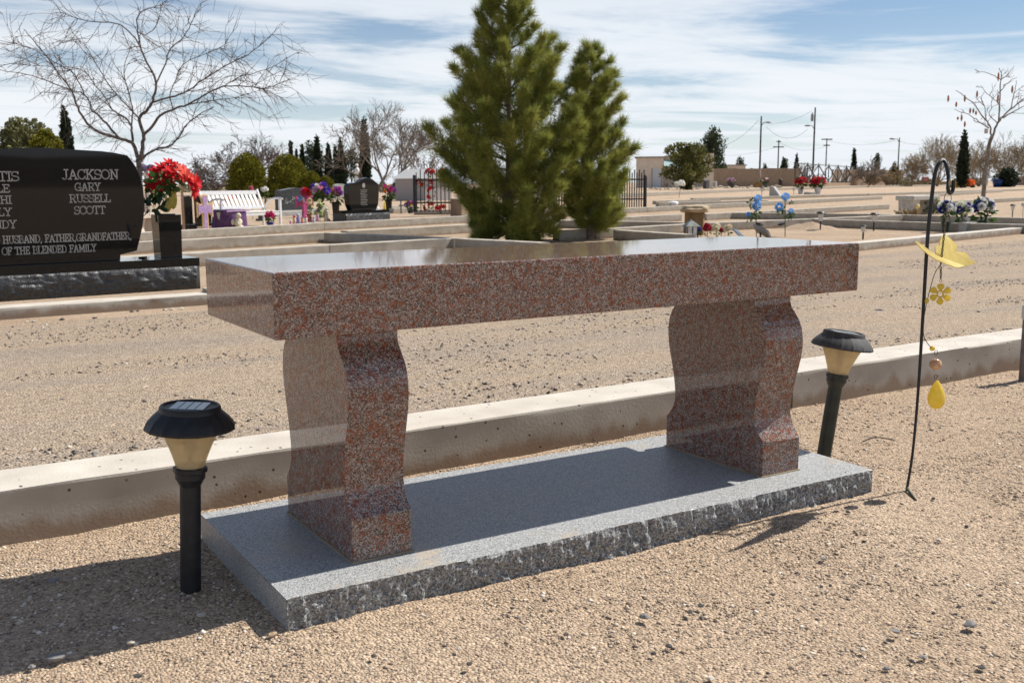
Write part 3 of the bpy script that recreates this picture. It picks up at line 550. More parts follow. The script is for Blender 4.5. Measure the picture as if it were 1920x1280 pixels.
# ------------------------------------------------------------------ lettering: slab-serif strokes
def arc(cx_, cy_, rx_, ry_, a0, a1, n=9): return [(cx_+rx_*math.cos(R(a0+(a1-a0)*i/n)), cy_+ry_*math.sin(R(a0+(a1-a0)*i/n))) for i in range(n+1)]
def sf(x, y, l=.13): return [(x-l, y), (x+l, y)]
GL = {'T': (.72, [[(.36, 0), (.36, 1)], [(.02, 1), (.70, 1)], [(.02, 1), (.02, .8)], [(.70, 1), (.70, .8)], sf(.36, 0, .16)]),
 'I': (.36, [[(.18, 0), (.18, 1)], sf(.18, 0, .16), sf(.18, 1, .16)]),
 'S': (.64, [arc(.32, .75, .27, .25, 35, 270), arc(.32, .25, .29, .25, 90, -145), [(.57, .99), (.57, .78)], [(.05, .02), (.05, .24)]]),
 'L': (.66, [[(.16, 1), (.16, 0), (.62, 0), (.62, .25)], sf(.16, 1, .15), sf(.1, 0, .1)]),
 'E': (.68, [[(.16, 0), (.16, 1)], [(.02, 1), (.60, 1), (.60, .8)], [(.02, 0), (.62, 0), (.62, .22)], [(.16, .52), (.45, .52)], [(.45, .62), (.45, .42)]]),
 'H': (.84, [[(.16, 0), (.16, 1)], [(.68, 0), (.68, 1)], [(.16, .5), (.68, .5)], sf(.16, 0), sf(.16, 1), sf(.68, 0), sf(.68, 1)]),
 'Y': (.80, [[(.12, 1), (.40, .48), (.68, 1)], [(.40, .48), (.40, 0)], sf(.40, 0, .15), sf(.12, 1), sf(.68, 1)]),
 'N': (.84, [[(.16, 0), (.16, 1), (.68, 0), (.68, 1)], sf(.16, 0), sf(.13, 1, .1), sf(.68, 1)]),
 'D': (.80, [[(.16, 0), (.16, 1)], [(.02, 1), (.36, 1)]+arc(.36, .5, .36, .5, 90, -90)+[(.02, 0)]]),
 'J': (.60, [[(.40, 1), (.40, .2)]+arc(.22, .2, .18, .22, 0, -150), sf(.40, 1, .17)]),
 'A': (.84, [[(.12, 0), (.42, 1), (.72, 0)], [(.22, .34), (.62, .34)], sf(.12, 0), sf(.72, 0)]),
 'C': (.76, [arc(.40, .5, .36, .5, 40, 320, 14), [(.68, .98), (.68, .72)], [(.68, .28), (.68, .12)]]),
 'K': (.82, [[(.16, 0), (.16, 1)], [(.66, 1), (.18, .42)], [(.32, .58), (.70, 0)], sf(.16, 0), sf(.16, 1), sf(.66, 1), sf(.70, 0)]),
 'O': (.84, [arc(.42, .5, .38, .5, 0, 360, 18)]),
 'G': (.84, [arc(.42, .5, .38, .5, 40, 350, 14), [(.50, .42), (.82, .42)], [(.72, .42), (.72, 0)], [(.70, .98), (.70, .72)]]),
 'R': (.82, [[(.16, 0), (.16, 1)], [(.02, 1), (.42, 1)]+arc(.42, .75, .24, .25, 90, -90)+[(.16, .5)], [(.42, .5), (.68, 0)], sf(.16, 0), sf(.70, 0, .1)]),
 'U': (.84, [[(.16, 1), (.16, .32)]+arc(.42, .32, .26, .32, 180, 360)+[(.68, 1)], sf(.16, 1), sf(.68, 1)]),
 'F': (.66, [[(.16, 0), (.16, 1)], [(.02, 1), (.62, 1), (.62, .78)], [(.16, .52), (.46, .52)], [(.46, .62), (.46, .42)], sf(.16, 0, .16)]),
 'M': (.98, [[(.16, 0), (.16, 1), (.49, .2), (.82, 1), (.82, 0)], sf(.16, 0), sf(.82, 0), sf(.12, 1, .09), sf(.86, 1, .09)]),
 'B': (.76, [[(.16, 0), (.16, 1)], [(.02, 1), (.40, 1)]+arc(.40, .76, .2, .24, 90, -90)+[(.16, .52)], [(.16, .52), (.42, .52)]+arc(.42, .26, .25, .26, 90, -90)+[(.02, 0)]]),
 ',': (.30, [[(.14, .08), (.16, 0), (.08, -.14)]]), ' ': (.42, [])}
def lettering(text, x0, x1, z, h, y, parent, th=.105):
    wtot = sum(GL[c][0] for c in text); k = (x1-x0)/wtot; mbt = MB(); cur = 0
    for c in text:
        w_, st = GL[c]
        for p in st:
            for (ax, az), (bx_, bz) in zip(p[:-1], p[1:]):
                a = Vector((x0+(cur+ax)*k, 0, z+az*h)); b = Vector((x0+(cur+bx_)*k, 0, z+bz*h)); d = b-a
                if d.length < 1e-7: continue
                d.normalize(); nn_ = Vector((-d.z, 0, d.x))*th*h*.5; e = d*th*h*.4
                mbt.add([a-nn_-e+Vector((0, y, 0)), b-nn_+e+Vector((0, y, 0)), b+nn_+e+Vector((0, y, 0)), a+nn_-e+Vector((0, y, 0))], [(0, 1, 2, 3)])
        cur += w_
    return ob('lettering', mbt, ETCH, parent)
ETCH = mat('etched_letter', (.26, .25, .245), (.36, .35, .34), .8, .2, 200)
# ------------------------------------------------------------------ large black family headstone behind the road
jz = jB[2]+.062; rA = gz(0, 566, jz); rB = gz(376, 541, jz)
JR = math.atan2(rB[1]-rA[1], rB[0]-rA[0]); JO = Vector(rB)
jk = thing('headstone', 'large black polished family headstone with carved names on a rock-edged base', 'headstone', JO, JR)
Mi = (Matrix.Translation(JO) @ Matrix.Rotation(JR, 4, 'Z')).inverted()
def onp(px, py, yl):                                       # photo point on the plane local y = yl of the headstone -> (x, z)
    a = Mi @ Vector(CP); b = Mi @ Vector(CP+ray(px, py)); d = b-a; p = a+d*((yl-a.y)/d.y); return p.x, p.z
BL = 1.42; rh = onp(376, 497, 0)[1]; ph = onp(373, 483, 0)[1]
mb = MB(); n_, m_ = 150, 10
for i in range(n_+1):
    x = -BL*i/n_; e = min(1, i/3)
    for j in range(m_+1):
        z = rh*j/m_; u = j/m_; v = .030*(1-u)**.5*(1-.3*u)
        v = (.014*abs(mnoise.noise(Vector((x*9, z*22, 1))))+.012*mnoise.noise(Vector((x*4, z*10, 7)))+.006*mnoise.noise(Vector((x*30, z*40, 4)))+.016*math.sin(u*2.6))*(1 if j < m_ else .0)*e
        mb.v.append((x, -v, z))
for i in range(n_):
    for j in range(m_): mb.f.append((i*(m_+1)+j, i*(m_+1)+j+1, (i+1)*(m_+1)+j+1, (i+1)*(m_+1)+j))
mb.box(-BL, 0, .002, .34, 0, rh-.001)
ob('rock_base', mb, BLACKR, jk)
bev(ob('polished_plinth', MB().box(-BL, .002, -.003, .342, rh, ph), BLACK, jk), .002)
TY = .10; ctr = onp(84, 400, TY)[0]
rt = [onp(*q, TY) for q in ((226, 487), (226, 477.5), (257, 470), (262, 450), (267.5, 425), (270.5, 400), (271, 378), (268, 352), (262, 327), (252, 308), (239, 291.5), (215, 286.5), (190, 283.5), (160, 281.8))]
rt[0] = (rt[0][0], ph+.0005); apx = rt[-1][1]+.012
poly = rt+[(ctr, apx)]+[(2*ctr-x, z) for x, z in reversed(rt)]
tb = bev(ob('tablet', MB().prism(poly, TY, TY+.15), BLACK, jk), .003, 2)
for txt, a, b, hpx in (('JACKSON', (116.5, 336.5), (222.5, 335), 17), ('GARY', (140.5, 358), (189, 357), 14), ('RUSSELL', (130.5, 380), (207.5, 378), 14), ('SCOTT', (139.5, 402), (198, 400), 14), ('D HUSBAND, FATHER,GRANDFATHER,', (-10, 458), (247, 447.5), 13), ('OF THE BLENDED FAMILY', (4, 478.5), (181, 470.5), 13),
                       ('TIS', (-3, 340), (36, 338.5), 17), ('LE', (-8, 361), (19, 360), 14), ('THI', (-12, 382.5), (22, 381), 14), ('LLY', (-16, 405.5), (22.5, 404), 14), ('NDY', (-11, 428.5), (31.5, 427), 14)):
    p0 = onp(*a, TY); p1 = onp(*b, TY); hh = onp(b[0], b[1]-hpx, TY)[1]-p1[1]
    lettering(txt, p0[0], p1[0], (p0[1]+p1[1])/2, hh, -.0012, tb, .125).location = (0, TY, 0)
def JW(x, y, z): return (Matrix.Translation(JO) @ Matrix.Rotation(JR, 4, 'Z')) @ Vector((x, y, z))
vy = .12; vx0, vx1 = onp(302, 482, vy)[0], onp(342, 482, vy)[0]; vh = onp(345, 402, vy)[1]-ph; vw = (vx1-vx0)/2
vs_ = thing('flower_vase', 'tapered square black granite vase on the polished plinth of the large headstone', 'vase', JW((vx0+vx1)/2, vy+vw, ph), JR)
k = 1.07; bev(ob('vase_body', MB().add([(-vw, -vw, 0), (vw, -vw, 0), (vw, vw, 0), (-vw, vw, 0), (-vw*k, -vw*k, vh), (vw*k, -vw*k, vh), (vw*k, vw*k, vh), (-vw*k, vw*k, vh)], [(0, 3, 2, 1), (4, 5, 6, 7), (0, 1, 5, 4), (1, 2, 6, 5), (2, 3, 7, 6), (3, 0, 4, 7)]), BLACK, vs_), .002)
ob('vase_mouth', MB().lathe([(vw*.85, vh+.0005), (vw*.85, vh+.004), (vw*.6, vh+.004)], 20), DARKP, vs_)
tag(ob('round_disc', MB().lathe([(.018, 0), (.021, .003), (.018, .007), (0, .008)], 16), DARKP, loc=JW(onp(266, 482, .2)[0], .2, ph+.0005)), 'small dark round disc lying on the polished plinth beside the vase', 'disc')
# flowers
def petalstrip(mbp, a, tilt, ln, wd, base, curl=.25):      # a pointed petal
    ca, sa = math.cos(a), math.sin(a); pts_ = []
    for t, w_ in ((.05, .25), (.4, 1.), (.75, .75), (1., .0)):
        r_ = ln*t*math.cos(tilt); z_ = base+ln*t*math.sin(tilt)-curl*ln*t*t
        pts_.append((r_, z_, w_*wd*.5))
    o_ = len(mbp.v)
    for r_, z_, w_ in pts_: mbp.v += [(r_*ca-w_*sa, r_*sa+w_*ca, z_), (r_*ca, r_*sa, z_-w_*.25), (r_*ca+w_*sa, r_*sa-w_*ca, z_)]
    for i in range(3):
        q = o_+i*3; mbp.f += [(q, q+1, q+4, q+3), (q+1, q+2, q+5, q+4)]
_fl = {}
def flower_mesh(kind, col):
    k_ = (kind, tuple(col))
    if k_ in _fl: return _fl[k_]
    mbp = MB()
    if kind == 'star':
        for i in range(7): petalstrip(mbp, i*.9+.2, .25, 1., .42, 0, .2)
        for i in range(6): petalstrip(mbp, i*1.05, .75, .72, .36, .06, .15)
    elif kind == 'daisy':
        for i in range(9): petalstrip(mbp, i*.698, .35, 1., .5, 0, .25)
        for i in range(5): petalstrip(mbp, i*1.26+.3, .95, .5, .4, .05, .1)
    else:                                                  # full round bloom of many petals
        n_ = 44
        for i in range(n_):
            z_ = 1-1.55*(i+.5)/n_; th_ = i*2.4; rr_ = math.sqrt(max(0, 1-z_*z_)); c_ = Vector((rr_*math.cos(th_), rr_*math.sin(th_), z_)); up = Vector((0, 0, 1))
            u_ = c_.cross(up); u_ = u_.normalized() if u_.length > 1e-3 else Vector((1, 0, 0)); v_ = c_.cross(u_); j1 = rnd.uniform(.16, .30)
            b_0 = c_*.45; mbp.add([b_0-u_*.12, b_0+u_*.12, c_*(.95+rnd.uniform(-.08, .1))+u_*j1+v_*rnd.uniform(-.12, .12), c_*(1.04+rnd.uniform(-.1, .1)), c_*(.95+rnd.uniform(-.08, .1))-u_*j1+v_*rnd.uniform(-.12, .12)], [(0, 1, 2, 3, 4)])
    me = mesh_from('flower', mbp, False); me.materials.append(petal(col)); _fl[k_] = me; return me
def leaf_tris(n, c, rad, size, parent, m=None, name='leaves', droop=0, kind=None):
    d = nr.normal(size=(n, 3)); d /= np.linalg.norm(d, axis=1)[:, None]; P_ = np.array(c)+d*np.array(rad)*(nr.rand(n, 1)**.5)
    a = nr.normal(size=(n, 3)); a /= np.linalg.norm(a, axis=1)[:, None]; a = a*.7+d*.6; b = np.cross(a, nr.normal(size=(n, 3))); b /= np.linalg.norm(b, axis=1)[:, None]+1e-9
    L_ = size*(.6+.8*nr.rand(n, 1)); T_ = np.stack([P_, P_+a*L_*.5+b*L_*.26, P_+a*L_, P_+a*L_*.5-b*L_*.26], 1)
    return tris_obj(name, T_, m or GREENL, parent, per=4, kind=kind)
def blooms(parent, spec, c, rad, n, size, up=.5, seed=0):   # n flowers over a dome
    rg = random.Random(seed+3)
    for i in range(n):
        kind, col, sc_ = spec[i % len(spec)]
        th_ = i*2.4+rg.random(); el = math.asin(min(1, .08+.92*((i+.5)/n))) if up else rg.uniform(-.6, 1.5)
        d = Vector((math.cos(th_)*math.cos(el), math.sin(th_)*math.cos(el), math.sin(el))); p = Vector(c)+Vector((d.x*rad[0], d.y*rad[1], d.z*rad[2]))*rg.uniform(.8, 1.05)
        o_ = ob('flower', flower_mesh(kind, col), None, parent, loc=p); o_.scale = (size*sc_,)*3; o_.rotation_euler = (d+Vector((0, 0, .25))).to_track_quat('Z', 'Y').to_euler()
RED_, PINK, MAG, PUR, VIO, YEL_, ORG, WHT, BLU, LBL = (.62, .02, .025), (.75, .25, .38), (.55, .03, .2), (.22, .03, .3), (.09, .04, .42), (.85, .55, .03), (.8, .2, .03), (.8, .8, .76), (.03, .035, .26), (.22, .48, .82)
bq = thing('bouquet', 'bunch of red artificial poinsettias with ribbon and leaves in the black granite vase', 'bouquet', JW((vx0+vx1)/2, vy+vw, ph+vh), JR); s = mpp(bq.location)
cz = 62*s; rg = random.Random(5)
for i, (px, py, sz) in enumerate(((306, 318, 16), (296, 332, 17), (289, 345, 16), (318, 309, 13), (300, 348, 17), (312, 335, 15), (326, 330, 12), (348, 330, 17), (343, 322, 14), (366, 342, 15), (362, 358, 15), (331, 312, 11), (354, 338, 13), (338, 336, 11), (292, 322, 12), (320, 322, 13))):
    dd = dep(bq.location)+rg.uniform(-.05, .03); p = Matrix.Rotation(-JR, 3, 'Z') @ (Vector(at(px, py, dd))-bq.location)
    o = ob('flower', flower_mesh('star', RED_ if i not in (7, 8) else (.75, .12, .08)), None, bq, loc=p); o.scale = (sz*s*1.45,)*3
    dv = Vector((p.x*1.0+rg.uniform(-.05, .05), -.13+rg.uniform(-.05, .05), (p.z-cz)*1.0+.05)); o.rotation_euler = dv.to_track_quat('Z', 'Y').to_euler()
leaf_tris(150, (0, 0, cz-.03), (.105, .08, .075), .05, bq)
leaf_tris(40, (-.07, .0, .045), (.05, .05, .035), .07, bq, plain((.012, .05, .025)))
leaf_tris(36, (.03, .0, cz+.02), (.09, .06, .06), .03, bq, plain((.75, .68, .40)), 'pale_sprigs', kind='stuff')
rb = MB()
for (x, y, z, w_, h_, an) in ((.035, -.03, .085, .055, .11, .2), (-.005, -.035, .05, .05, .075, -.3), (.02, .03, .06, .05, .09, .5), (.055, -.01, .10, .03, .09, .4)):
    pr_ = []
    for i in range(7):
        a = i/6*math.pi; pr_.append((math.sin(a)*w_*.5, math.cos(a)*h_*.5))
    for i in range(6):
        (a0, b0), (a1, b1) = pr_[i], pr_[i+1]; ca, sa = math.cos(an), math.sin(an)
        rb.add([(x+q*ca, y+q*sa-.02*abs(q)/w_, z+zz_) for q, zz_ in ((-a0, b0), (a0, b0), (a1, b1), (-a1, b1))], [(0, 1, 2, 3)])
ob('ribbon', rb, mat('gold_green_ribbon', (.30, .27, .03), (.42, .33, .06), .35, .5, 30, trans=.3), bq)

# ------------------------------------------------------------------ trees and bushes
def prof_cloud(n, prof, H, size, seed, fill=.45, lump=.25, up=.5, fr=3., elong=.3):
    """leaf-sized quads spread through a body of revolution; prof(t)->radius, t 0..1 up"""
    g = np.random.RandomState(seed); t = g.rand(n*2); r = np.array([prof(x) for x in t]); keep = g.rand(n*2) < (r/r.max())**.8; t, r = t[keep][:n], r[keep][:n]; n = len(t)
    a = g.rand(n)*2*np.pi; k = np.array([mnoise.noise(Vector((math.cos(x)*fr*.6, math.sin(x)*fr*.6, y*fr*1.6+seed))) for x, y in zip(a, t)])
    q = (fill+(1-fill)*g.rand(n)**.5)*(1+lump*k*1.6); P_ = np.stack([np.cos(a)*r*q, np.sin(a)*r*q, t*H+.04*H*k], 1)
    d = np.stack([np.cos(a), np.sin(a), np.full(n, up)], 1)+.7*g.normal(size=(n, 3)); d /= np.linalg.norm(d, axis=1)[:, None]; b = np.cross(d, g.normal(size=(n, 3))); b /= np.linalg.norm(b, axis=1)[:, None]+1e-9
    L_ = size*(.5+g.rand(n, 1)); return np.stack([P_, P_+d*L_*.5+b*L_*elong, P_+d*L_, P_+d*L_*.5-b*L_*elong], 1)
def evergreen(name, label, px, ybase, ytop, wpx, m, prof, n, leaf, group=None, trunk=.06, seed=1, lump=.25, up=.6, cat='tree', core=.62, elong=.3):
    P = gp(px, ybase); s_ = mpp(P); H = (ybase-ytop)*s_; r = wpx*s_*.5
    t = thing(name, label, cat, P, 0, group)
    ob('trunk', MB().tube([(0, 0, -.05), (0, 0, H*.3), (0, 0, H*.75)], [H*trunk*.5, H*trunk*.4, H*trunk*.1], 8), BARK, t, smooth=True)
    pf = lambda q: prof(q)*r
    T_ = prof_cloud(n, pf, H, leaf*H, seed, lump=lump, up=up, elong=elong); c = tris_obj('crown', T_, m, t, per=4, kind='stuff')
    if core: ob('inner_foliage', MB().lathe([(max(.001, pf(q)*core), q*H) for q in np.linspace(.04, .93, 9)], 12), m, c, smooth=True)
    return t
spindle = lambda q: (min(1, (q*5)**.5) if q < .2 else max(.02, (1-((q-.2)/.8)**1.6)))
dome = lambda q: max(.03, (1-q**2.3)**.6*(.9+.1*min(1, q*4)))
round_ = lambda q: max(.05, math.sin(math.pi*min(.98, .12+.86*q))**.65)
CG = 'slim cypresses behind the graves'
for px, yb, yt, w_, lb in ((548, 360, 264, 7, 'slim faded cypress rising behind the wider juniper dome'), (558, 359, 280, 6, 'short thin cypress between the juniper dome and the faded cypress'), (569, 361, 273, 13, 'dark slim cypress beside the little juniper bush'), (597, 363, 257, 15, 'tallest-topped dark cypress in front of the loose pine'), (618, 363, 271, 16, 'narrow-topped cypress with a wide foot near the grey marker'), (631, 362, 274, 9, 'thin cypress pressed against the thick flat-topped one'), (641, 363, 264, 20, 'thick dark cypress next to the white statue'), (686, 362, 225, 17, 'tall dark cypress seen through the bare tree limbs'), (131, 362, 206, 26, 'dark pointed cypress behind the large black headstone')):
    evergreen('cypress_tree', lb, px, yb, yt, w_*.92, CYPR, spindle, 2600, .045, CG, seed=int(px), lump=.2, up=1.6)
JG = 'round clipped junipers'
for px, yb, yt, w_, lb in ((467, 372, 291, 78, 'round olive-green juniper dome behind the white garden bench'), (541, 372, 293, 84, 'wider olive-green juniper dome behind the engraved grey headstone'), (586, 372, 322, 44, 'small juniper bush at the edge of the wider dome'), (612, 372, 331, 34, 'lowest juniper bush in front of the slim cypresses')):
    evergreen('juniper_bush', lb, px, yb, yt, w_, JUNI, dome, 7000, .055, JG, seed=int(px), lump=.18, cat='bush', up=1.2)
for px, yb, yt, w_, m_, lb in ((50, 366, 228, 120, OLEA, 'broad olive-green tree with pale limbs behind the large black headstone'), (95, 367, 246, 62, JUNI, 'dense rounded evergreen beside the broad olive tree'), (-20, 367, 256, 80, JUNI, 'dense dark evergreen partly hidden by the broad olive tree')):
    t = evergreen('evergreen_tree', lb, px, yb, yt, w_, m_, round_, 6500, .05, 'evergreens behind the large headstone', seed=abs(int(px))+2, lump=.5, core=.45)
    for k_ in range(4): ob('limb', MB().tube([(0, 0, .3), (.25*math.cos(k_*1.7), .25*math.sin(k_*1.7), 1.2), (.9*math.cos(k_*1.7), .9*math.sin(k_*1.7), 2.6)], [.07, .05, .02], 6), LTBARK, t, smooth=True)
def loose_pine(label, px, yb, yt, w_, seed, n=26, group='pines beyond the graves', lean=0):
    P = gp(px, yb); s_ = mpp(P); H = (yb-yt)*s_; r = w_*s_*.5; g = random.Random(seed); t = thing('pine_tree', label, 'tree', P, 0, group)
    mbt = MB().tube([(0, 0, -.1), (lean*.4, 0, H*.5), (lean, 0, H*.97)], [H*.022, H*.016, H*.004], 7); T_ = []
    for i in range(n):
        q = .22+.78*(i+.5)/n; a = i*2.4+g.random(); rr = r*(1.15-q)**.7*g.uniform(.55, 1.1); z = q*H; e = Vector((lean*q+math.cos(a)*rr, math.sin(a)*rr, min(H, z+rr*.25)))
        mbt.tube([(lean*q, 0, z-rr*.2), tuple(e)], [H*.007, H*.002], 4)
        d = nr.normal(size=(190, 3)); d /= np.linalg.norm(d, axis=1)[:, None]; cs = np.array(e)*(1-.25*nr.rand(190, 1))+d*np.array((rr*.42+.05*H, rr*.42+.05*H, .06*H))*nr.rand(190, 1)**.5
        cs[:, 2] += z*.0; b = np.cross(d, nr.normal(size=(190, 3))); L_ = H*.05
        T_.append(np.stack([cs, cs+(d*.6+np.array((0, 0, .5)))*L_+b*L_*.25, cs+(d*.6+np.array((0, 0, .5)))*L_-b*L_*.25], 1))
    ob('trunk', mbt, BARK, t, smooth=True); tris_obj('crown', np.concatenate(T_), PINE_D, t, kind='stuff'); return t
loose_pine('tall irregular pine behind the flat-roofed building', 1334, 349.5, 246, 62, 3, 22)
loose_pine('loose pale pine between the slim cypresses', 592, 361, 272, 66, 4, 20); loose_pine('loose pine behind the white statue', 660, 361, 283, 62, 9, 16)
loose_pine('small pine peeping over the tan block wall', 1387, 348, 296, 22, 5, 12); loose_pine('small pine just behind the tall dark utility pole', 1433, 347.5, 308, 14, 6, 10); loose_pine('bent scrawny pine above the bare shrubs near the zigzag fence', 1642, 347, 289, 18, 8, 9)
loose_pine('small dense pine beside the twin spire cypress behind the wall', 1470, 348, 298, 13, 18, 12)
for px, yb, yt, w_, lb in ((1599, 348, 280, 9, 'single spire cypress behind the zigzag iron fence'), (1492, 348, 290, 9, 'slim cypress next to the tall pole with transformer'), (1467, 348, 297, 11, 'short cypress rising over the end of the tan wall'), (1803, 352.5, 247, 18, 'tall black-green cypress between the bare brown trees'), (1675, 347.5, 305, 22, 'low dark conifer bush at the end of the low tan wall')):
    evergreen('cypress_tree', lb, px, yb, yt, w_, CYPR, spindle, 1800, .05, 'cypresses beyond the wall', seed=int(px), lump=.2, up=1.6)
t = evergreen('shade_tree', 'bushy dark olive tree in front of the flat-roofed building', 1288, 356, 271, 84, leafmat('mesquite_green', (.085, .095, .026), (.16, .155, .045)), lambda q: max(.05, (.45+.9*q if q < .45 else (1.0-(max(0, q-.6)/.4)**3*.75))*.95 if q > .1 else .2), 6000, .055, seed=44, lump=1.1, core=.25, up=.9)
t = evergreen('shrub', 'grey-green bush growing beside the grey shed', 752, 373, 338, 36, BUSHG, round_, 1800, .12, seed=61, lump=.5, core=.3, cat='bush')
evergreen('shrub', 'dark bush behind the blue-legged bench', 1887, 351, 316, 34, CYPR, round_, 1500, .12, seed=62, lump=.5, core=.4, cat='bush')
evergreen('shrub', 'pale silvery weed growing beside the ornate white bench', 1750, 402, 376, 26, leafmat('sage_leaves', (.16, .17, .09), (.26, .26, .15)), round_, 420, .22, seed=63, lump=.5, core=0, cat='plant')
# bare trees -----------------------------------------------------------------
def grow(mT, mC, p, d, L, r, lv, mx_, g, sp, grav, nch, split=2, mr=0.):
    r = max(r, mr); pts = [p.copy()]; dd = d.copy(); n = 4
    for i in range(n):
        dd = (dd+Vector((g.gauss(0, .13), g.gauss(0, .13), g.gauss(0, .1)+grav))).normalized(); p = p+dd*(L/n); pts.append(p.copy())
    r1 = max(mr*.8, r*(.55 if lv < mx_ else .4)); (mT if lv < split else mC).tube(pts, [r+(r1-r)*i/n for i in range(n+1)], 6 if lv < 2 else (4 if lv < 3 else 3))
    if lv >= mx_: return
    k = nch[lv]
    for i in range(k):
        t_ = 1 if i < 2 else g.uniform(.3, .95); q = pts[min(n, int(t_*n))]; ax = dd.orthogonal().normalized(); ax.rotate(Matrix.Rotation(g.random()*6.28, 3, dd))
        nd_ = (dd*math.cos(sp)+ax*math.sin(sp)*g.uniform(.7, 1.25)).normalized(); grow(mT, mC, q, nd_, L*g.uniform(.58, .85), r1*.85 if i < 2 else r1*.6, lv+1, mx_, g, sp, grav, nch, split, mr)
def bare_tree(label, px, yb, yt, seed, stems, mx_=5, sp=.5, grav=.05, nch=(3, 3, 3, 3, 3, 3), bm=None, tm=None, lean=.3, r0=.03, L0=.3, name='bare_tree', group=None, minr=.0):
    P = gp(px, yb); s_ = mpp(P); H = (yb-yt)*s_; g = random.Random(seed); t = thing(name, label, 'tree', P, 0, group); mT, mC = MB(), MB()
    for i in range(stems):
        a = i*2*math.pi/max(1, stems)+g.random(); d = Vector((math.cos(a)*lean, math.sin(a)*lean, 1)).normalized() if stems > 1 else Vector((lean*.2, 0, 1)).normalized()
        grow(mT, mC, Vector((0, 0, -.05)), d, H*L0, H*r0, 0, mx_, g, sp, grav, nch, 2, minr*s_)
    zm = max(v[2] for v in mC.v); k_ = H/zm
    for q in (mT, mC): q.v = [(x*k_, y*k_, z*k_) for x, y, z in q.v]
    ob('trunk', mT, bm or BARK, t, smooth=True); ob('crown', mC, tm or TWIG, t, kind='stuff', fix=False); return t
bare_tree('bare tree with forked pale limbs standing between graves and shed', 738, 374, 186, 3, 3, 6, .46, .05, (3, 3, 3, 3, 3, 3), LTBARK, LTBARK, .5, .018, .27, minr=.27)
bare_tree('leaning bare tree with several trunks beside the white statue', 700, 374, 222, 12, 2, 6, .52, .02, (3, 3, 3, 3, 3, 3), LTBARK, LTBARK, .75, .018, .27, minr=.27)
bare_tree('wide rounded bare tree behind the juniper domes', 462, 366, 244, 21, 4, 6, .6, .02, (3, 3, 3, 3, 3, 3), BARK, TWIG, .8, .016, .27, minr=.25)
bare_tree('low tangled bare tree at the foot of the rounded bare tree', 402, 366, 288, 22, 4, 5, .7, .01, (3, 3, 4, 3, 3), BARK, TWIG, .9, .02, .28, minr=.4)
bare_tree('thin bare sapling behind the grey shed roof', 792, 366, 268, 23, 2, 5, .5, .03, (3, 3, 3, 3, 3), LTBARK, LTBARK, .6, .013, .3, minr=.38)
WG = 'bare brown willows beyond the road'
for px, yt, sd, lb in ((1757, 250, 31, 'broad bare brown willow close to the tall cypress and hook'), (1708, 288, 36, 'small faint bare willow at the edge of the willow row'), (1835, 262, 32, 'hazy bare brown willow behind the sapling trunk'), (1893, 245, 33, 'full bare golden-brown willow above the dark bush'), (1925, 256, 34, 'bare brown willow at the far end of the willow row')):
    bare_tree(lb, px, 349.5, yt, sd, 5, 5, .55, .03, (4, 4, 3, 3, 3), WILLOW, WILLOW, .6, .015, .31, 'willow_tree', WG, .26)
for px, yb, yt, sd, lb in ((1638, 348, 322, 41, 'dry tan shrub at the end of the zigzag iron fence'), (1662, 348, 324, 42, 'dry shrub against the low tan wall'), (1500, 348, 305, 43, 'bare shrub behind the tall pole with transformer'), (1352, 348, 306, 44, 'bare twiggy shrub behind the tan block wall'), (1630, 348, 292, 45, 'bare twiggy tree behind the low tan wall')):
    bare_tree(lb, px, yb, yt, sd, 5, 4, .6, .03, (4, 4, 3, 3), LTBARK, WILLOW if sd < 43 else LTBARK, .9, .014, .33, 'dry_shrub', 'dry shrubs by the far wall', .38)
def px_tree(name, label, depth, base, limbs, m1, m2, ntw, tl, seed, droop=0., zoff=.35, tk=.72):
    g = random.Random(seed); B = at(*base, depth); B[2] = hz(B[1]); t = thing(name, label, 'tree', B); s_ = depth/CAM_F; mT, mC = MB(), MB(); b0 = Vector(B)
    def pt(px, py, dz): return Vector(at(px, py, depth+dz))-b0
    for pl_, r0, r1, dz in limbs:
        n = len(pl_); P_ = sm([pt(px, py, dz*(i/(n-1))) for i, (px, py) in enumerate(pl_)], 4); k_ = len(P_)
        P_ = [p+Vector((g.gauss(0, .5), g.gauss(0, .5), g.gauss(0, .5)))*s_*1.2 for p in P_]
        mT.tube(P_, [tk*(r0+(r1-r0)*i/(k_-1))*s_ for i in range(k_)], 6)
        Ltot = sum((P_[i+1]-P_[i]).length for i in range(k_-1))
        for j in range(int(ntw*Ltot/s_/100)):
            f_ = g.uniform(.22, 1.); i = min(k_-2, int(f_*(k_-1))); d = (P_[i+1]-P_[i]).normalized(); ax = d.orthogonal().normalized(); ax.rotate(Matrix.Rotation(g.random()*6.28, 3, d)); an = g.uniform(.35, 1.1)
            q = d*math.cos(an)+ax*math.sin(an); L_ = tl*s_*g.uniform(.4, 1.25); p = P_[i].copy(); pp = [p]
            for u in range(6): q = (q+Vector((g.gauss(0, .17), g.gauss(0, .17), g.gauss(0, .17)-droop))).normalized(); p = p+q*L_/6; pp.append(p)
            mC.tube(pp, [.62*s_*x for x in (1, .92, .85, .75, .65, .5, .35)], 3)
            for _ in range(3):
                u = g.randrange(1, 6); e = (q+Vector((g.gauss(0, .6), g.gauss(0, .6), g.gauss(0, .6)))).normalized(); L2 = L_*g.uniform(.3, .7)
                mC.tube([pp[u], pp[u]+e*L2*.5+Vector((0, 0, -droop*L2)), pp[u]+e*L2], [.42*s_, .36*s_, .22*s_], 3)
    ob('trunk', mT, m1, t, smooth=True); ob('crown', mC, m2, t, kind='stuff', fix=False); return t
